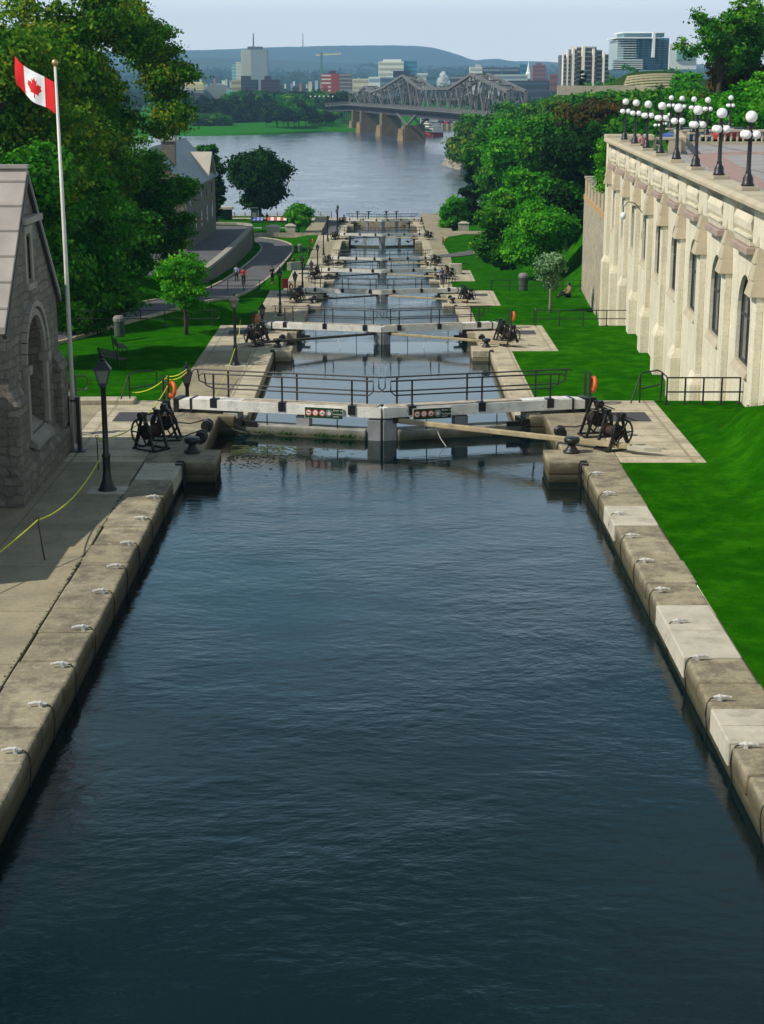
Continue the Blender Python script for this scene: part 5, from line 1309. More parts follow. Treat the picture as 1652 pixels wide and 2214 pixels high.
RT = [ # label, px, Y, top py, R, mat, leaves, ls, low, shape
 ('bright round tree at the left end of the right bank trees', 985, 275, 412, 2.9, 'leafB', 9000, .5, .02, 'round'),
 ('dark conifer behind the bright round tree on the right bank', 1014, 296, 352, 2.6, 'leafD', 9000, .5, .05, 'cone'),
 ('large leafy maple overhanging the right lawn in front of the old wall', 1172, 176, 412, 4.4, 'leafB', 36000, .34, .02, 'round'),
 ('deep green maple left of the large leafy one on the right lawn', 1086, 200, 402, 3.6, 'leafG', 26000, .42, .06, 'round'),
 ('dark tree at the edge of the old terrace wall', 1228, 196, 372, 4.4, 'leafD', 16000, .45, .05, 'round'),
 ('tall green tree rising behind the two maples', 1140, 236, 318, 5.8, 'leafB', 22000, .52, .08, 'round'),
 ('dark leafy tree rising straight above the old terrace wall', 1262, 215, 262, 7.4, 'leafD', 22000, .55, .08, 'round'),
 ('russet tinged tree just left of the cream building corner', 1290, 250, 218, 7.2, 'leafO', 9000, .55, .45, 'round'),
 ('green tree between the russet one and the tall middle tree', 1200, 262, 205, 8.0, 'leafG', 26000, .6, .08, 'round'),
 ('bright green crown in the middle of the right hillside', 1120, 300, 240, 8.0, 'leafB', 22000, .65, .08, 'round'),
 ('mid green tree above the shore at the left of the hillside', 1060, 345, 262, 8.5, 'leafG', 20000, .7, .06, 'round'),
 ('willowy tree over the rocky point', 1012, 560, 258, 9.0, 'leafA', 16000, .95, .02, 'round'),
 ('green tree on the point behind the willowy one', 1050, 590, 222, 10.5, 'leafG', 16000, 1.0, .04, 'round'),
 ('tree at the waterside left edge of the point', 1000, 575, 290, 6.0, 'leafA', 9000, .9, .02, 'round'),
 ('broad tree hiding the near end of the bridge', 1105, 520, 205, 12.0, 'leafG', 18000, 1.0, .04, 'round'),
 ('round tree right of the broad one hiding the bridge', 1180, 480, 198, 11.5, 'leafG', 18000, 1.0, .05, 'round'),
 ('pale green tree on the crest below the tower block', 1235, 440, 192, 9.5, 'leafA', 12000, .9, .05, 'round'),
 ('green tree on the crest right of the tower block', 1300, 400, 196, 8.5, 'leafG', 14000, .85, .05, 'round'),
 ('low dark tree on the slope behind the terrace lamps', 1345, 300, 208, 7.5, 'leafD', 14000, .7, .05, 'round'),
 ('green tree behind the far terrace lamps', 1400, 270, 190, 7.0, 'leafG', 14000, .65, .05, 'round'),
 ('pale bushy tree between the two rows of terrace lamps', 1455, 240, 182, 6.0, 'leafG', 14000, .6, .02, 'round'),
 ('slim dark conifer in front of the tower block', 1256, 470, 150, 2.8, 'leafD', 4000, .7, .02, 'cone'),
 ('pointed pale green tree in front of the glass block', 1478, 300, 141, 4.2, 'leafB', 8000, .55, .05, 'egg'),
 ('autumn coloured tree under the big open tree at the right', 1612, 190, 96, 6.0, 'leafO', 20000, .5, .02, 'round'),
 ('bright bush behind the balustrade at the right edge', 1560, 172, 182, 4.6, 'leafB', 14000, .45, .02, 'round'),
 ('bright green tree at the right edge above the balustrade', 1640, 168, 150, 5.0, 'leafB', 16000, .45, .02, 'round'),
 ('green bush right of the back row of lamps', 1515, 215, 192, 4.8, 'leafG', 12000, .5, .02, 'round'),
]
for i, (lab, px, Y, pt, R, m, nl, ls, low, shp) in enumerate(RT):
    b = gbase(px, Y, 5.0 if px > 1500 else None); H = max(3.0, top_h(b, pt))
    tree('conifer' if shp == 'cone' else 'broadleaf_tree', lab, (b[0],b[1],b[2]-.3), H, R, M[m], nl, ls, low, 18 if shp != 'cone' else 12, 50+i, GR, shape=shp, br=(.28,.46) if shp != 'cone' else (.3,.5), clump=max(.3, R*.08))
# the big open tree at the upper right
b = gbase(1545, 185, 6.0); tree('open_tree', 'big open tree with bare dark limbs against the sky at the upper right', b, top_h(b, -22), 6.6, M['leafG'], 15000, .42, .36, 34, 91, None, br=(.16,.27), clump=.42, leans=(1.2,0))
# vine on the building corner
p = at(1305,400,Y=124.2); tree('hanging_vine', 'light green vine hanging over the corner behind the cream building', (p.x,124.2,3.2), 4.2, .42, M['leafB'], 4000, .22, .0, 12, 92, None, 'plant', trunk=False, clump=.25, shape='egg')
# bushes behind the warehouse
for i, (lab, px, Y, pt, R, m) in enumerate((('russet and green tree behind the chimney of the warehouse', 418, 262, 286, 3.4, 'leafO'), ('leafy tree between the warehouse and the river', 452, 270, 298, 3.0, 'leafG'), ('low leafy tree at the right wall of the warehouse', 470, 262, 350, 2.2, 'leafD'))):
    b = gbase(px, Y, -12.5); tree('broadleaf_tree', lab, b, top_h(b, pt), R, M[m], 9000, .5, .05, 14, 120+i, 'trees behind the warehouse')
# undergrowth on the hillside
bl = []
for k in range(420):
    Y = random.uniform(170, 760); t = random.random()**.8
    x = float(toe(Y))+1+t*(float(crest(Y))-float(toe(Y))+16); z = hgt(x, Y)
    if Y < 300 and x > 60: continue
    if 405 < Y < 500 and 52 < x < 90: continue
    r_ = 1.2+Y*.006; bl.append((x,Y,z+r_*.5,r_*1.5,r_))
me = crown_mesh('undergrowth', bl, 70000, .95, M['leafG'], 5, .7, 24); o = bpy.data.objects.new('undergrowth', me); COL.objects.link(o); tag(o, 'dense green undergrowth covering the right hillside', 'undergrowth', kind='stuff')
# grass tufts close to the camera on the right lawn
g = np.random.default_rng(4); k = 9000; X = g.uniform(7.36, 16, k); Yy = 25+34*g.random(k)**1.2; keep = ~((X < 10.15) & (Yy > 48.5)) ; X = X[keep]; Yy = Yy[keep]; k = len(X)
Zg = h_right(X, Yy); h_ = g.uniform(.02,.045,k); an = g.uniform(0,6.28,k); w_ = g.uniform(.008,.02,k)+.004; lx = g.normal(0,.03,k); ly = g.normal(0,.03,k)
V = np.stack([np.stack([X-w_*np.cos(an), Yy-w_*np.sin(an), Zg], 1), np.stack([X+w_*np.cos(an), Yy+w_*np.sin(an), Zg], 1), np.stack([X+lx, Yy+ly, Zg+h_], 1)], 1).reshape(-1,3)
me = bpy.data.meshes.new('grass_blades'); me.vertices.add(3*k); me.vertices.foreach_set('co', V.ravel()); me.loops.add(3*k); me.loops.foreach_set('vertex_index', np.arange(3*k, dtype=np.int32)); me.polygons.add(k); me.polygons.foreach_set('loop_start', np.arange(k)*3); me.update(calc_edges=True)
me.materials.append(M['grass']); o = bpy.data.objects.new('grass_blades', me); COL.objects.link(o); tag(o, 'short grass blades of the near right lawn', 'grass', kind='stuff')
# weeds in the crack between path and coping on the left
mb = MB(); rg = random.Random(8)
for k in range(260):
    y = rg.choice([30,33.5,36,38.2,41,43.5])+rg.gauss(0,1.1); x = -7.37+rg.gauss(0,.02); h = rg.uniform(.01,.035); a = rg.uniform(0,6.28); w_ = rg.uniform(.01,.03)
    mb.add([(x-w_*math.cos(a),y-w_*math.sin(a),-.004),(x+w_*math.cos(a),y+w_*math.sin(a),-.004),(x+rg.gauss(0,.02),y+rg.gauss(0,.03),h)], [(0,1,2)])
tag(mb.build('crack_weeds', M['leafG'], fix=False), 'tiny weeds in the joint between the left path and the coping', 'weeds', kind='stuff')
# wheel topped valve stands on the last gate
for i, px in enumerate((773,797,835,857)):
    q = at(px, 477, Y=300.9); r = thing('valve_stand', f"{['far left','inner left','inner right','far right'][i]} wheel topped valve stand on the last gate", 'valve stand', (q.x,300.9,-12.8), 0, 'wheel topped valve stands on the last gate')
    with local():
        m = MB(); m.tube([(0,0,0),(0,0,1.35)], .09, 8); m.box(-.15,.15,-.15,.15,.9,1.3); m.build('post', M['iron'], r)
        m = MB(); m.ring((0,0,1.45), .42, .06, 'z', 16, 6); m.bar((-.4,0,1.45),(.4,0,1.45),.06); m.bar((0,-.4,1.45),(0,.4,1.45),.06); m.build('wheel', M['iron'], r)
# ================================================================ terraced seats on the point
r = thing('terraced_seating', 'pale stepped stone seating curving round the green hilltop', 'seating', (72,448,12))
c0 = Vector((72,476,0))
for k in range(7):
    m = MB(); R0 = 48-2.9*k; n = 12
    for i in range(n):
        a0, a1 = math.radians(257+i*2.1), math.radians(257+(i+1)*2.1); am = (a0+a1)/2
        z = hgt(c0.x+R0*math.cos(am), c0.y+R0*math.sin(am))+.45
        m.add([(c0.x+rr*math.cos(a), c0.y+rr*math.sin(a), zz) for zz in (z-1.2,z) for a,rr in ((a0,R0-1.1),(a1,R0-1.1),(a1,R0),(a0,R0))], [(0,1,2,3),(4,5,6,7),(0,1,5,4),(1,2,6,5),(2,3,7,6),(3,0,4,7)])
    m.build('step', M['seatstone'], r)
m = MB(); pp = [at(px, py, Y=430) for px, py in ((1205,186),(1280,187),(1340,186),(1420,190))]
for i in range(3): m.bar(pp[i]-Vector((0,0,1)), pp[i+1]-Vector((0,0,1)), .6, 2.4)
tag(m.build('hill_wall', M['tan'], loc=pp[0]), 'low tan wall across the foot of the green hilltop', 'wall')
# ================================================================ far bank, hills
fs_ = [(-3000,800),(-900,880),(-400,905),(-95,925),(-61,950),(-36,1000),(-8,1010),(2,1090),(10,1130),(57,1150),(140,1210),(500,1350),(3000,1700)]
ty = lambda Y: None
rows = [(0,-17.6),(1.5,-16.2),(10,-15.3),(40,-14.6),(120,-13.6),(240,-12.0),(500,-10.5),(1000,-8),(2000,-5),(4000,2),(9500,25),(14000,60)]
m = MB(); xsr = sorted(set([a for a,b in fs_]+list(np.arange(-380,400,30.0))))
vs = []; 
for dy, z in rows:
    for x in xsr:
        y0 = float(np.interp(x, [a for a,b in fs_], [b for a,b in fs_])); sx = 1+dy/1500; vs.append((x*sx*(1.0 if abs(x) < 900 else 3), y0+dy, z))
nx = len(xsr); m.add(vs, [(j*nx+i, j*nx+i+1, (j+1)*nx+i+1, (j+1)*nx+i) for j in range(len(rows)-1) for i in range(nx-1)])
struct(m.build('far_bank', M['farland'], fix=False, smooth=True))
def gz(Y): return float(np.interp(Y, [950,1000,1200,1600,2500,4000,9000], [-15,-14.6,-12,-10.5,-7,-3,20]))
HM = mat('hill_forest', (.018,.040,.020), .95, .45, .0035, 0)
def ridge(Y, prof, depth, name):
    m = MB(); n = 160; vs = []; rg = random.Random(5); pxs = [p for p,_ in prof]; pys = [q for _,q in prof]
    for j, (dy, f) in enumerate(((-depth,0),(-depth*.6,.35),(-depth*.25,.8),(0,1),(depth*.6,.5))):
        for i in range(n+1):
            px = pxs[0]+(pxs[-1]-pxs[0])*i/n; py = float(np.interp(px, pxs, pys))+rg.uniform(-.5,.5)*(1 if j == 3 else 3)
            p = at(px, py, Y=Y); vs.append((p.x*(1+dy/Y), Y+dy, 10+(p.z-10)*f))
    m.add(vs, [(j*(n+1)+i, j*(n+1)+i+1, (j+1)*(n+1)+i+1, (j+1)*(n+1)+i) for j in range(4) for i in range(n)])
    return struct(m.build(name, HM, fix=False, smooth=True))
ridge(9500, [(-400,118),(200,112),(340,107.7),(384,109),(455,107.7),(520,105),(586,102.5),(648,100.5),(756,98.5),(845,98),(900,99.5),(926,101.5),(950,106),(975,113),(1000,121),(1024,131),(1050,128),(1074,126),(1106,132),(1172,132.5),(1213,136),(1350,138),(1700,140),(2200,138)], 1800, 'hills')
ridge(7000, [(-400,136),(250,132),(376,126),(455,125),(586,128),(700,134),(800,139),(950,141),(1100,142),(1400,146),(2200,150)], 1200, 'hills')
# radio mast on the ridge
p = at(655,100,Y=9400); q = at(655,71,Y=9400); m = MB(); m.tube([p-Vector((0,0,20)), q], [4,2], 6); tag(m.build('radio_mast', M['steel'], loc=p), 'thin radio mast on the far hill ridge', 'mast')
# ================================================================ bridge
zdeck = at(880,247,Y=830).z
def bl(px):   # point of the bridge line for an image column
    A = Vector((-14.0,1010.0)); C = Vector((52,600))
    # solve x/(Y c + Z s) = (px-CX)/F on the line
    k = (px-CX)/F; d = C-A
    t = (k*(A.y*c_+(CH-zdeck)*s_)-A.x)/(d.x-k*d.y*c_); P = A+d*t; return Vector((P.x, P.y, 0))
def bz(px, py): b = bl(px); return at(px, py, Y=b.y).z
BRt = thing('steel_bridge', 'long grey steel truss bridge on stone piers crossing the river', 'bridge', (13,846,RIVER))
off = Vector((6.8, 1.1, 0))
DP = [(711,228.5),(735,226.5),(756,225),(800,228),(850,231.5),(900,235),(950,238.5),(1000,242.5),(1041,246),(1100,251),(1160,257)]
P = [(bl(a), bz(a,b)) for a,b in DP]
dm = MB(); rm = MB(); dk_ = MB()
for (a,za),(b,zb) in zip(P[:-1],P[1:]):
    A3 = Vector((a.x,a.y,za)); B3 = Vector((b.x,b.y,zb)); mo = off/2
    dm.bar(A3+mo-Vector((0,0,.9)), B3+mo-Vector((0,0,.9)), 8, 1.2)
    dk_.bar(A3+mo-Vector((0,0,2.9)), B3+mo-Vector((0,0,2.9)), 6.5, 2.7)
    side = -off.normalized()*2.6
    dm.bar(A3+side/2-Vector((0,0,.3)), B3+side/2-Vector((0,0,.3)), 2.8, .5)
    for h in (.5,1.0,1.5): rm.bar(A3+side+Vector((0,0,h)), B3+side+Vector((0,0,h)), .14, .14)
    n = max(1, int((B3-A3).length/3))
    for i in range(n): q = A3.lerp(B3, i/n)+side; rm.bar(q-Vector((0,0,.4)), q+Vector((0,0,1.5)), .16, .16)
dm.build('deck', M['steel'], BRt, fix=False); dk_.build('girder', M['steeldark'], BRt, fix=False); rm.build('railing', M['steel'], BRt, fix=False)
def deckz(px): b = bl(px); return float(np.interp(px, [a for a,_ in DP], [z for _,z in P]))
TOP = [(756,199),(776,199),(789,187),(803,199),(826,191),(848,178),(871,163.5),(889,178),(907,191.5),(928,191.5),(950,191.5),(971,191.5),(995,176),(1018,160.5),(1045,174),(1070,185),(1097,198)]
for sd, o3 in (('near',Vector((0,0,0))),('far',off)):
    m = MB(); tops = [Vector((*bl(a).xy, bz(a,b)))+o3 for a,b in TOP]; bots = [Vector((*bl(a).xy, deckz(a)))+o3 for a,_ in TOP]
    for i in range(len(TOP)-1):
        m.bar(tops[i], tops[i+1], 1.3, 1.1); m.bar(bots[i], bots[i+1], 1.2, 1.2)
        mid_t = tops[i].lerp(tops[i+1], .5); mid_b = bots[i].lerp(bots[i+1], .5)
        m.bar(bots[i], mid_t, .45, .45); m.bar(mid_t, bots[i+1], .45, .45); m.bar(mid_b, mid_t, .3, .3); m.bar(bots[i].lerp(tops[i],.5), mid_b.lerp(mid_t,.5), .25,.25)
    for i in range(len(TOP)): m.bar(bots[i], tops[i], .8, .8)
    m.bar(bots[0], tops[0], 1.2, 1.2); m.bar(bots[-1], tops[-1], 1.2, 1.2)
    m.build('truss', M['steel'], BRt, fix=False)
m = MB(); tops = [Vector((*bl(a).xy, bz(a,b))) for a,b in TOP]
for i in range(len(TOP)-1):
    m.bar(tops[i], tops[i]+off, .7, .7); m.bar(tops[i], tops[i+1]+off, .4, .4); m.bar(tops[i]+off, tops[i+1], .4, .4)
m.build('top_bracing', M['steel'], BRt, fix=False)
for px, w in ((880,11),(831,11),(786,10),(768,8)):
    b = bl(px); z = deckz(px)-3.4; m = MB(); d = Vector((66,-410,0)).normalized(); nn = off.normalized()
    def fr(hw, hl, z): return [b+off/2+d*(i*hw)+nn*(j*hl)+Vector((0,0,z)) for i,j in ((-1,-1),(1,-1),(1,1),(-1,1))]
    f0 = fr(w*.38, 5.6, RIVER-2); f1 = fr(w*.33, 5.2, z-(5 if px == 880 else 0)); m.add(f0+f1, [(0,1,2,3),(4,5,6,7),(0,1,5,4),(1,2,6,5),(2,3,7,6),(3,0,4,7)])
    po = m.build('pier', M['pierstone'], BRt)
    m = MB(); q = b+off/2-nn*5.6; m.tube([q+Vector((0,0,RIVER-2)), q+Vector((0,0,RIVER+6))], [w*.33, w*.22], 6); m.build('cutwater', M['pierorange'], po)
    if px == 880:
        m = MB(); 
        for o3 in (Vector((0,0,0)), off):
            q = b+o3+Vector((0,0,z-5)); m.bar(q, b+o3+d*26+Vector((0,0,z+.5)), .9, .9); m.bar(q, b+o3-d*30+Vector((0,0,z+.5)), .9, .9)
        m.build('arch_strut', M['steel'], BRt)
for k in range(14):
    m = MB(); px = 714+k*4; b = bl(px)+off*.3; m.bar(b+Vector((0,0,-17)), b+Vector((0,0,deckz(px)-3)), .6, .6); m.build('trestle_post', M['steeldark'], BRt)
# ================================================================ boats and dock
def boat(label, px, py, Ln, rz, tiers=2):
    p = at(px, py, z=RIVER); r = thing('tour_boat' if tiers > 1 else 'motorboat', label, 'boat', p, rz, None)
    with local():
        m = MB(); s = Ln/2; m.prism([(-s,-s*.2),(s*.75,-s*.2),(s*1.05,0),(s*.75,s*.2),(-s,s*.2)], 'z', -.2, Ln*.06+.3); m.build('hull', M['boatred' if tiers > 1 else 'signwhite'], r)
        for t in range(tiers):
            m = MB(); z = Ln*.06+.3+t*Ln*.09; m.box(-s*.9+t*s*.15, s*(.55-t*.2), -s*.17, s*.17, z, z+Ln*.075); c = m.build('cabin', M['signwhite'], r)
            m = MB(); m.box(-s*.86+t*s*.15, s*(.50-t*.2), -s*.173, s*.173, z+Ln*.025, z+Ln*.055); m.build('window_band', M['glass'], c)
    return r
boat('red and white tour boat moored behind the bridge pier', 922, 293, 30, 2.0, 3)
boat('white motorboat lying at the far grassy shore', 517, 285.5, 8, .4, 1)
boat('small low white boat off the far grassy shore', 540, 285.8, 6, .2, 1)
m = MB(); p = at(920,281,z=RIVER); q = at(1000,281,z=RIVER); m.box(p.x,q.x+20,p.y,p.y+14,RIVER-1,RIVER+6)
for k in range(22): m.box(p.x+k*3.2, p.x+k*3.2+1.3, p.y-.8, p.y, RIVER-1, RIVER+6.2)
tag(m.build('dock', M['tan'], loc=p), 'ribbed tan dock wall behind the bridge', 'dock')
cols_ = ['c_red','c_blue','c_white','binlid','c_jeans','signwhite']
for k in range(9):
    px = 925+k*7; p = at(px, 268-k%3, z=RIVER+6.3); r = thing('parked_vehicle', f'{ORD[k+1]} tiny vehicle from the left on the dock behind the bridge', 'vehicle', p, .2*k, 'vehicles on the dock')
    with local():
        m = MB(); m.box(-2.4,2.4,-1,1,.3,1.3); m.build('body', M[cols_[k%6]], r); m = MB(); m.tbox(-1.4,1.2,-.9,.9,1.3,-1,.9,-.8,.8,2.0); m.build('cab', M['glass'], r)
# cars by the terrace
p = at(1487,272,Y=150)
def car(label, loc, rz, mt):
    r = thing('parked_car', label, 'car', loc, rz, None)
    with local():
        m = MB(); m.prism([(-2.2,.35),(2.2,.35),(2.25,.8),(1.3,.95),(-1.9,.98),(-2.25,.85)], 'y', -.85, .85); m.build('body', M[mt], r, bevel=.06)
        m = MB(); m.tbox(-1.7,1.25,-.8,.8,.96,-1.1,.5,-.65,.65,1.45); m.build('cabin', M['glass'], r, bevel=.04)
        for x in (-1.4,1.4):
            for y in (-.82,.82):
                m = MB(); m.lathe([(.02,-.1),(.32,-.1),(.32,.1),(.02,.1)], (0,0,0), 14); m.v = [(x+v[0], y+v[2], .32+v[1]) for v in m.v]; m.build('wheel', M['c_black'], r)
car('dark blue parked car behind the back row of terrace lamps', (p.x,150,6.0), .5, 'c_blue')
car('dark red parked car beside the blue one behind the terrace', (p.x+4.6,152,6.0), .5, 'c_red')
# ================================================================ city
CM = {}
def cm(c, r=.7):
    k = (c, r)
    if k not in CM: CM[k] = mat('facade', lin(c), r, .08, .02, 0)
    return CM[k]
def bld(label, x0, x1, yt, Y, c, floors=6, band='3a4650', dep=None, side=0, cside=None, pent=None, vert=False, name='city_building', base=None):
    yb = base
    a = at(x0, yt, Y=Y); b = at(x1, yt, Y=Y); zb = gz(Y)-4; w = b.x-a.x; dep = dep or w*.7; zt = a.z
    r = thing(name, label, 'building', ((a.x+b.x)/2, Y, zb))
    m = MB(); m.box(a.x, b.x, Y, Y+dep, zb, zt); wo = m.build('wall', cm(c), r)
    fh = (zt-zb)/floors if floors else 1
    for i in range(floors):
        z0 = zb+fh*(i+.4); z1 = zb+fh*(i+.78)
        m = MB(); n = max(2, int(w/fh/1.0)) if vert else 1
        if vert:
            for k in range(n): m.box(a.x+w*(k+.2)/n, a.x+w*(k+.8)/n, Y-.25, Y, z0, z1)
        else: m.box(a.x+w*.03, b.x-w*.03, Y-.25, Y, z0, z1)
        m.build('window_band', cm(band, .3), r)
    if side:
        m = MB(); sw = w*side; m.box(b.x-sw, b.x+.3, Y-.6, Y+dep+.3, zb, zt+.2); m.build('side_face', cm(cside or c), r)  # right part of the front overlaid as the other face, in its own tone
    if pent:
        p0, p1, pt, pc = pent; q0 = at(p0, pt, Y=Y+3); q1 = at(p1, pt, Y=Y+3); m = MB(); m.box(q0.x, q1.x, Y+3, Y+dep*.8, zt-.5, q0.z); m.build('penthouse', cm(pc), r)
    return r
r = bld('tall pale grey tower block with mast in front of the far hills', 521, 577, 107.6, 1900, 'c9c5bd', 24, 'b4b1ab', side=.62, cside='8a949c', pent=(535,567,100.6,'5b646c'))
p = at(548,101,Y=1910); q = at(548,72,Y=1910); m = MB(); m.tube([p,q],[1,.6],6); m.build('mast', M['steel'], r)
bld('white slab tower at the left of the tall grey tower', 510, 521, 134, 1950, 'dcd9d0', 14, 'c2c2bc')
bld('teal glass slab at the far left of the tower group', 501, 510, 139, 1960, '8fc2b8', 12, '6fa79f')
bld('tan low block left of the dark office blocks', 500, 521, 173, 1700, 'b3a78c', 5, '8d8570')
bld('dark blue-grey office block below the tall tower', 521, 557, 172, 1650, '3d4450', 9, '2a3038', pent=(521,542,164,'3a3a44'))
bld('dark brown office block right of the blue-grey one', 564, 604, 172, 1650, '4a3a3c', 9, '332a30', pent=(572,586,164,'33303a'))
bld('sand coloured low building behind the museum', 401, 441, 177, 1500, 'e6d2a0', 3, 'c8b88c')
r = thing('museum', 'long low grey museum with wavy roof and dark window bands', 'building', (-140,1250,-12))
for i, (x0, x1, prof) in enumerate(((353,440,[(353,186),(365,180),(385,192),(410,195),(440,194)]),(440,495,[(440,194),(450,186),(462,180),(475,184),(485,192),(495,196)]))):
    m = MB(); Y = 1250+i*20; pts = [(at(a,b,Y=Y).x, at(a,b,Y=Y).z) for a,b in prof]; m.prism([(pts[0][0],-14)]+pts+[(pts[-1][0],-14)], 'y', Y, Y+50); m.build('wing', cm('7d8084'), r)
for y0, y1, a, b in ((201,206,374,442),(214,219,384,445),(224,228,360,430)):
    p = at(a,y0,Y=1249); q = at(b,y1,Y=1249); m = MB(); m.box(p.x,q.x,1248.4,1249.9,q.z,p.z); m.build('window_band', cm('3a3c44', .3), r)
bld('green glass hall at the right end of the museum', 489, 511, 196, 1260, '6fb89a', 3, '4f957c')
bld('red brick apartment block with white balconies left of the bridge', 694, 733, 160, 1800, 'a8432f', 9, 'd9d0c4', side=.45, cside='97392a', pent=(712,726,153,'4a3c3c'))
bld('grey brown apartment wing beside the red block', 733, 761, 159, 1830, '6c6468', 9, 'a09a98')
bld('red brick base building at the foot of the apartment block', 697, 709, 186, 1700, 'a33e32', 3, '7d3028')
bld('large white office block above the bridge', 818, 873, 133, 2100, 'e4e0d2', 8, 'b9b4a4', vert=False, pent=(828,868,128,'dcdcd8'))
bld('teal glass tower attached to the white office block', 873, 902, 131, 2110, '3f86a0', 10, '2f6c88')
bld('dark cube office in front of the white block', 845, 886, 153, 2000, '2f3440', 5, '1f242c')
bld('small white block left of the dark cube', 836, 850, 154, 1980, 'e8e6e0', 5, 'b8b8b4')
bld('white and blue-grey block behind the left bridge truss', 797, 822, 166, 1700, 'e2e2e0', 4, '8fa4b0')
bld('long blue-grey glass block behind the left bridge truss', 822, 862, 167, 1720, '6f858c', 5, '4f656c')
bld('wide pale low block left of the bridge', 762, 797, 170, 2000, 'd8cbb4', 4, 'b0a48e')
bld('pale building with flat roof left of the fountain plume', 902, 925, 158, 2100, 'd4d4d0', 4, '9aa8ac')
bld('teal grey building beside the fountain plume', 922, 944, 163, 2000, '5a7a80', 4, '3e5c64')
bld('dark apartment building right of the fountain plume', 974, 1013, 163, 1750, '4a4a50', 6, '8a8a90')
bld('maroon roofed low hall behind the bridge peak', 884, 905, 172, 1650, '6a2530', 2, '401820')
bld('white block with rooftop drum above the right bridge peak', 1016, 1043, 145, 2000, 'dadad4', 7, 'b4b4ac', pent=(1028,1040,139,'b0b0b0'))
bld('long dark slab with pale lines above the right bridge peak', 1043, 1084, 146, 2020, '3a4450', 6, '7d8890')
bld('second long dark slab to the right of the first', 1087, 1124, 146, 2040, '38414c', 6, '76808a')
bld('teal tower block at the right of the dark slabs', 1124, 1140, 139, 2150, '3f7f98', 9, '2f6880')
bld('reddish brown tower at the right before the tower block', 1152, 1180, 140, 2200, '8d5a58', 9, '6d4446', pent=(1158,1172,136,'7d5050'))
bld('low white apartment row behind the right bridge truss', 1059, 1141, 161, 1850, 'b9c0c0', 5, '7c888c')
bld('long dark low block under the white row', 1102, 1188, 174, 1700, '30343c', 4, '444c58')
bld('small red building at the left edge of the tower block', 1188, 1214, 160, 2100, '8a5048', 4, '6a3c38')
p = at(1142,170,Y=1900); m = MB(); m.lathe([(3,0),(3,6),(2,7),(.1,19)], p, 6); tag(m.build('church_spire', cm('f0efe8'), loc=p), 'slender white church spire', 'spire')
# tower block right
a = at(1217,188,Y=900)
r = thing('tower_block', 'beige and glass tower block with vertical pillars and stepped roof', 'building', (a.x,900,-8))
zb = -10
for i, (x0, x1, yt) in enumerate(((1217,1236,118),(1236,1248,106),(1248,1290,101),(1290,1302,108),(1302,1318,117))):
    p = at(x0, yt, Y=900+abs(i-2)*4); q = at(x1, yt, Y=900+abs(i-2)*4); m = MB(); Yb = 900+abs(i-2)*4; m.box(p.x,q.x,Yb,Yb+24,zb,p.z); m.build('wall', cm('46555e', .4), r)
    for k in range(17):
        z0 = zb+(p.z-zb)*(k+.72)/17; m = MB(); m.box(p.x,q.x,Yb-.5,Yb,z0,z0+(p.z-zb)/17*.3); m.build('balcony_band', cm('98a0a0'), r)
for x, w, yt in ((1218,1.6,117),(1228,3.0,108),(1240,4.6,104),(1262,5.6,100),(1284,3.4,105),(1306,3.4,112)):
    p = at(x-w/2, yt, Y=896); q = at(x+w/2, yt, Y=896); m = MB(); m.box(p.x,q.x,895,900,zb,p.z); m.build('pillar', cm('efe2cf'), r)
p = at(1247,101,Y=902); q = at(1289,96,Y=902); m = MB(); m.box(p.x,q.x,902,920,p.z-1,q.z-1.2); m.build('roof_block', cm('d8c2a8'), r)
# glass block
r = thing('glass_office_block', 'blue glass office block with white framing and stepped floors', 'building', (140,700,5))
def gbox(x0,x1,yt,yb_,Y,dep,c,nm,rr=.25):
    p = at(x0,yt,Y=Y); q = at(x1,yb_,Y=Y); m = MB(); m.box(p.x,q.x,Y,Y+dep,q.z,p.z); return m.build(nm, cm(c,rr), r)
gbox(1350,1444,82,150,700,30,'3d7f95','wall'); gbox(1335,1352,86,150,704,26,'9fb0b0','balcony_wing')
gbox(1388,1444,84,150,698.8,1,'24647c','glass_panel'); gbox(1327,1388,128,150,694,10,'8fa6ac','podium')
gbox(1349,1436,71,80,706,20,'6d8c98','wall'); gbox(1345,1440,68.5,71.5,704,24,'e6eaea','roof_slab'); gbox(1333,1426,80,83,696,30,'dfe5e6','roof_slab')
gbox(1412,1415,70,124,695.5,3,'e0e6e8','fin')
for k in range(12):
    y = 86+k*5.3; gbox(1335,1376,y,y+1.4,697-.2,4,'c4cccc','balcony_band'); gbox(1376,1444,y,y+.7,698.4,.4,'6fa2b4','window_band')
for k in range(8): gbox(1352+k*11.5,1352.8+k*11.5,84,150,698.1,.4,'1f5468','mullion')
for k in range(5): gbox(1322,1390,129+k*4.5,130.8+k*4.5,692,4,'cfd8d8','balcony_band')
r = thing('white_office_block', 'white office block with pale teal window grid behind the open tree', 'building', (160,760,5))
gbox(1448,1505,95,150,760,30,'d8dcda','wall',.6); gbox(1462,1502,107,130,759.4,.5,'8fc4be','window_band')
for k in range(6): gbox(1462,1502,108+k*3.8,108.6+k*3.8,759,.3,'c2dcd8','mullion')
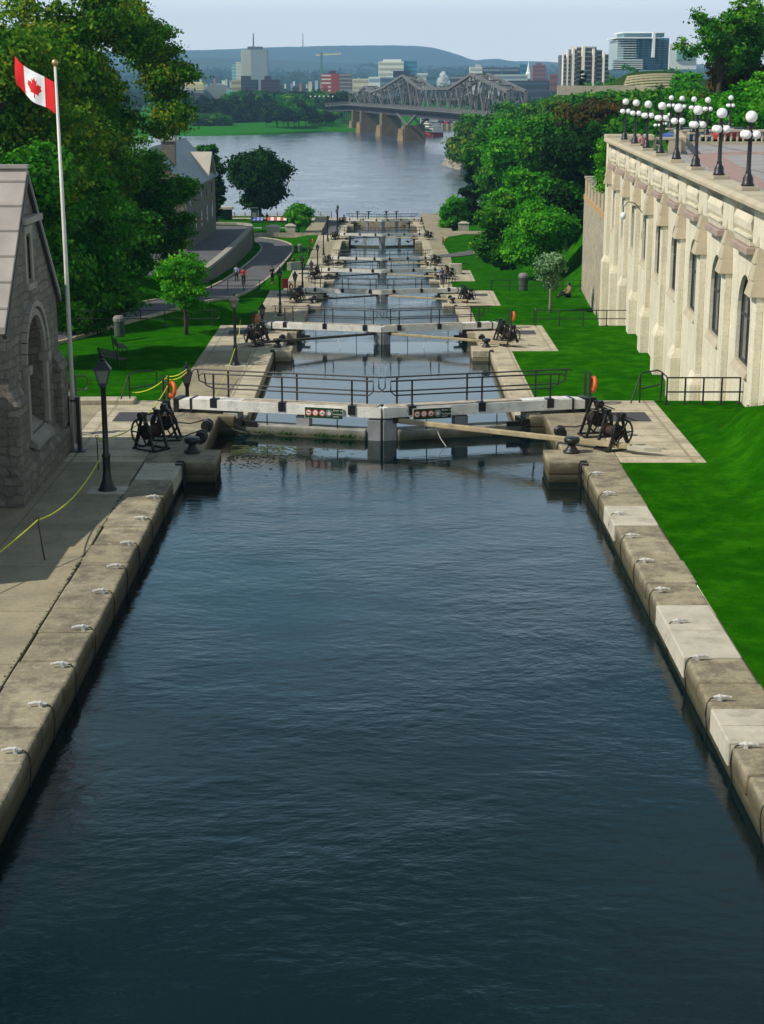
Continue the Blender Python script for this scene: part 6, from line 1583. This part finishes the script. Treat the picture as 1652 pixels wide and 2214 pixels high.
# small houses scattered behind the trees
hc = ['e6e2d8','d8c8b0','b8bcc0','c88a70','e0d8a8','9aa0a8','f0eeea','b07058']
for k in range(70):
    px = 385+k*11.4+random.uniform(-4,4)
    if 500 < px < 600 and k % 3: continue
    Y = random.uniform(2300, 3600); w = random.uniform(3.5, 9); pt = random.uniform(167, 183)
    a = at(px, pt, Y=Y); b = at(px+w, pt, Y=Y); zb = gz(Y)-3; c = hc[k%8]
    r = thing('house', f'tiny distant {["white","tan","grey","brick","cream","slate","bright white","rust"][k%8]} house, {ORD[min(k+1,69)] if k < 69 else "last"} from the left across the far city', 'house', ((a.x+b.x)/2,Y,zb), 0, 'distant houses across the far city')
    h = b.x-a.x; zz = a.z; m = MB(); m.box(a.x,b.x,Y,Y+h*.8,zb,zz); m.build('wall', cm(c), r)
    m = MB(); m.prism([(a.x-.5,zz),((a.x+b.x)/2,zz+h*.22),(b.x+.5,zz)], 'y', Y-.5, Y+h*.8+.5); m.build('roof', cm(['6a5a54','8a8a8c','5a4a44'][k%3]), r)
# crane
r = thing('tower_crane', 'pale yellow tower crane standing before the far hills', 'crane', at(695,150,Y=2300))
m = MB(); p = at(695,165,Y=2300); q = at(695,112,Y=2300); m.bar(p,q,2.8,2.8); m.build('mast', cm('5f7f78'), r)
m = MB(); m.bar(at(683,119.5,Y=2300),at(737,116,Y=2300),1.6,1.8); m.bar(at(695,112,Y=2300),at(715,117.5,Y=2300),.5,.5); m.build('jib', cm('d8cf9a'), r)
# steam plume
m = []
for k in range(60):
    t = k/60; m.append((0,0,0,1,1))
P0 = at(958,182,Y=2050); bl_ = []
for k in range(170):
    px = random.gauss(958, 6.5); top = 150+abs(px-958)*1.7+random.uniform(0,7); py = random.uniform(top, 182); q = at(px, py, Y=2050+random.uniform(-8,8)); bl_.append((q.x,q.y,q.z,1.0,1.6))
FM = mat('water_spray', (.80,.83,.86), .9, .05, .1, 0, spec=.1)
me = crown_mesh('fountain_spray', bl_, 12000, .55, FM, 9, .9, 20); o = bpy.data.objects.new('fountain_spray', me); COL.objects.link(o); tag(o, 'white plume of spray rising above the roofs beyond the bridge', 'spray', kind='stuff')
# ================================================================ trees across the river
protos = []
for i, (m, sh) in enumerate((('leafF','round'),('leafF','cone'),('leafG','round'),('leafA','round'))):
    protos.append((m, sh))
meshes = {}
def fartree(label, px, Y, pt, R, kind, group, zb=None, low=.1):
    zb = gz(Y)-.5 if zb is None else zb
    x = at(px, 200, Y=Y).x; zt = at(px, pt, Y=Y).z; H = max(3, zt-zb)
    key = (kind, round(random.random()*2))
    if key not in meshes:
        r = tree('conifer' if kind == 1 else 'broadleaf_tree', label, (x,Y,zb), 10.0, 5.0, M[protos[kind][0]], 3600, .95, low, 12, 300+len(meshes), group, shape=protos[kind][1], clump=.55, per=18)
        meshes[key] = r
    else: r = dup(meshes[key], label=label, group=group)
    r.location = (x, Y, zb); r.scale = (R/5, R/5, H/10); r.rotation_euler[2] = random.uniform(0, 6)
GP = 'park trees on the far river bank'
for k, (px, Y, pt, R) in enumerate(((598,1010,222,9),(622,1020,218,9),(645,1035,215,8),(612,1000,228,7),(636,1008,226,7),(575,1015,240,4),(660,1050,226,7),(690,1060,232,7),(708,1040,238,5))):
    fartree(f'{ORD[k+1]} park tree on the far green shore', px, Y, pt, R, (0,2,0)[k%3], GP, low=.22)
GC = 'dark conifers before the museum'
for k in range(20):
    px = 395+k*10.5+random.uniform(-2,2); fartree(f'{ORD[k+1]} dark tree from the left in the row before the museum', px, 1110+random.uniform(-30,30), 203+random.uniform(0,14), random.uniform(5,7.5), 1 if k%3 else 0, GC)
GB = 'bright bushes on the far shore'
for k in range(9):
    px = 372+k*13; fartree(f'{ORD[k+1]} rounded bush from the left on the far shore', px, 1035+random.uniform(-10,10), 234+random.uniform(0,10), 9, 3 if k%2 else 2, GB, low=.0)
GK = 'broadleaf trees between the far park and the city'
for k in range(22):
    px = 500+k*11.5+random.uniform(-4,4); fartree(f'{ORD[k+1]} broadleaf tree from the left behind the far park', px, 1230+random.uniform(-60,120), 190+random.uniform(0,13), random.uniform(8,12), (2,0)[k%2], GK)
GN = 'trees at the foot of the far bridge end'
for k in range(7): fartree(f'{ORD[k+1]} bush beside the far bridge abutment', 668+k*9, 1075+k*3, 240+random.uniform(-4,8), 7, 2, GN, low=0)
# wooded masses: far-off wood
bl = []
for k in range(2600):
    Y = 1350*math.exp(random.random()*1.25); px = random.uniform(250, 1750)
    if 870 < px < 1000 and Y < 1900: continue
    x = at(px, 200, Y=Y).x; r_ = random.uniform(4, 8)*(1+(Y-1350)/3500); z = gz(Y)
    bl.append((x, Y, z+r_*.5, r_*1.6, r_*.8))
me = crown_mesh('far_wood', bl, 170000, 3.4, M['leafF'], 8, 2.2, 22); o = bpy.data.objects.new('far_wood', me); COL.objects.link(o); tag(o, 'belts of dark trees spread through the far city', 'wood', kind='stuff')
bl = []
for k in range(900):
    Y = random.uniform(3900, 6500); px = random.uniform(150, 1900); x = at(px, 200, Y=Y).x; r_ = random.uniform(16,30); bl.append((x,Y,gz(Y)+random.uniform(0,(Y-3800)*.018+8),r_*2.5,r_*.7))
me = crown_mesh('far_wood', bl, 90000, 11, M['leafF'], 12, 9, 20); o = bpy.data.objects.new('far_wood', me); COL.objects.link(o); tag(o, 'wooded rise at the foot of the far hills', 'wood', kind='stuff')
# lamps at the far end of the bridge
for k in range(6):
    px = 672+k*9.5; p = at(px, 226, Y=1060); r = thing('park_lamp', f'{ORD[k+1]} tiny white globe lamp at the far end of the bridge', 'lamp post', p, 0, 'globe lamps at the far end of the bridge')
    with local(): MB().tube([(0,0,-3),(0,0,4.4)], .2, 6).build('post', M['iron'], r); MB().ball((0,0,5), .5, 8).build('globe', M['globe'], r)
# ================================================================ haze, sky, sun, camera
HZ = bpy.data.materials.new('haze'); HZ.use_nodes = True; t = HZ.node_tree
for n_ in list(t.nodes): t.nodes.remove(n_)
out = t.nodes.new('ShaderNodeOutputMaterial'); pv = t.nodes.new('ShaderNodeVolumePrincipled')
pv.inputs['Color'].default_value = (.36,.66,1.0,1); pv.inputs['Density'].default_value = 0.000105; pv.inputs['Anisotropy'].default_value = .0
t.links.new(pv.outputs[0], out.inputs[1])
m = MB(); m.box(-7000, 7000, -60, 10200, -26, 420); hz = m.build('haze', HZ); tag(hz, kind='stuff', label='thin blue haze in the air over river and hills', cat='haze')
w = bpy.data.worlds.new('World'); S.world = w; w.use_nodes = True; t = w.node_tree; bg = t.nodes['Background']
sk = t.nodes.new('ShaderNodeTexSky'); sk.sky_type = 'NISHITA'; sk.sun_disc = False
EL, AZ = math.radians(43), math.radians(19)
sk.sun_elevation = EL; sk.sun_rotation = math.radians(180)+math.radians(90)-AZ; sk.air_density = 1.0; sk.dust_density = 2.0; sk.ozone_density = 1.5
tc = t.nodes.new('ShaderNodeTexCoord'); mp = t.nodes.new('ShaderNodeMapping'); mp.inputs['Scale'].default_value = (1.5,1.5,7); t.links.new(tc.outputs['Generated'], mp.inputs[0])
nz = t.nodes.new('ShaderNodeTexNoise'); nz.inputs['Scale'].default_value = 2.2; nz.inputs['Detail'].default_value = 7; nz.inputs['Roughness'].default_value = .6; t.links.new(mp.outputs[0], nz.inputs['Vector'])
cr = t.nodes.new('ShaderNodeValToRGB'); cr.color_ramp.elements[0].position = .42; cr.color_ramp.elements[0].color = (.45,.45,.45,1); cr.color_ramp.elements[1].position = .72; cr.color_ramp.elements[1].color = (.85,.85,.85,1); t.links.new(nz.outputs['Fac'], cr.inputs['Fac'])
# pale veil near the horizon thinning to a deeper blue overhead
sx = t.nodes.new('ShaderNodeSeparateXYZ'); t.links.new(tc.outputs['Generated'], sx.inputs[0])
gr = t.nodes.new('ShaderNodeValToRGB'); e = gr.color_ramp.elements
for p_, c2 in ((.05,(9.5,9.5,9.4,1)),(.13,(7.8,8.8,9.5,1)),(.26,(3.7,6.7,8.8,1)),(.37,(.8,2.4,3.4,1)),(.50,(.12,.6,.85,1))):
    k_ = e.new(p_); k_.color = tuple(x/10 for x in c2[:3])+(1,)
e[0].color = (1.0,.975,.94,1); e[len(e)-1].color = (.03,.07,.11,1)
t.links.new(sx.outputs[2], gr.inputs['Fac'])
sc10 = t.nodes.new('ShaderNodeVectorMath'); sc10.operation = 'SCALE'; sc10.inputs['Scale'].default_value = 10; t.links.new(gr.outputs[0], sc10.inputs[0])
cl = t.nodes.new('ShaderNodeMix'); cl.data_type = 'RGBA'; t.links.new(cr.outputs[0], cl.inputs[0]); t.links.new(sc10.outputs[0], cl.inputs[6]); cl.inputs[7].default_value = (8.4,8.8,9.2,1)
cr.color_ramp.elements[0].color = (0,0,0,1); cr.color_ramp.elements[1].color = (.55,.55,.55,1)
mx = t.nodes.new('ShaderNodeMix'); mx.data_type = 'RGBA'; mx.inputs[0].default_value = .93; t.links.new(sk.outputs[0], mx.inputs[6]); t.links.new(cl.outputs[2], mx.inputs[7])
t.links.new(mx.outputs[2], bg.inputs[0]); bg.inputs[1].default_value = 0.14
sl = bpy.data.lights.new('sun', 'SUN'); sl.energy = 4.7; sl.angle = math.radians(.6); sl.color = (1.0,.93,.80)
so = bpy.data.objects.new('sun', sl); COL.objects.link(so)
sd = Vector((-math.cos(AZ)*math.cos(EL), -math.sin(AZ)*math.cos(EL), math.sin(EL))); so.rotation_euler = sd.to_track_quat('Z', 'Y').to_euler(); so.location = sd*300
cam = bpy.data.cameras.new('camera'); co = bpy.data.objects.new('camera', cam); COL.objects.link(co); S.camera = co
co.location = (0,0,CH); co.rotation_euler = (PI/2-TH, 0, 0)
cam.sensor_fit = 'VERTICAL'; cam.sensor_height = 36; cam.lens = F/2213*36; cam.clip_start = .5; cam.clip_end = 40000
S.view_settings.view_transform = 'Standard'; S.view_settings.look = 'None'; S.view_settings.exposure = 0; S.view_settings.gamma = 1
S.cycles.max_bounces = 6; S.cycles.transparent_max_bounces = 6; S.cycles.volume_bounces = 0; S.cycles.use_denoising = True
S.cycles.diffuse_bounces = 3; S.cycles.glossy_bounces = 3
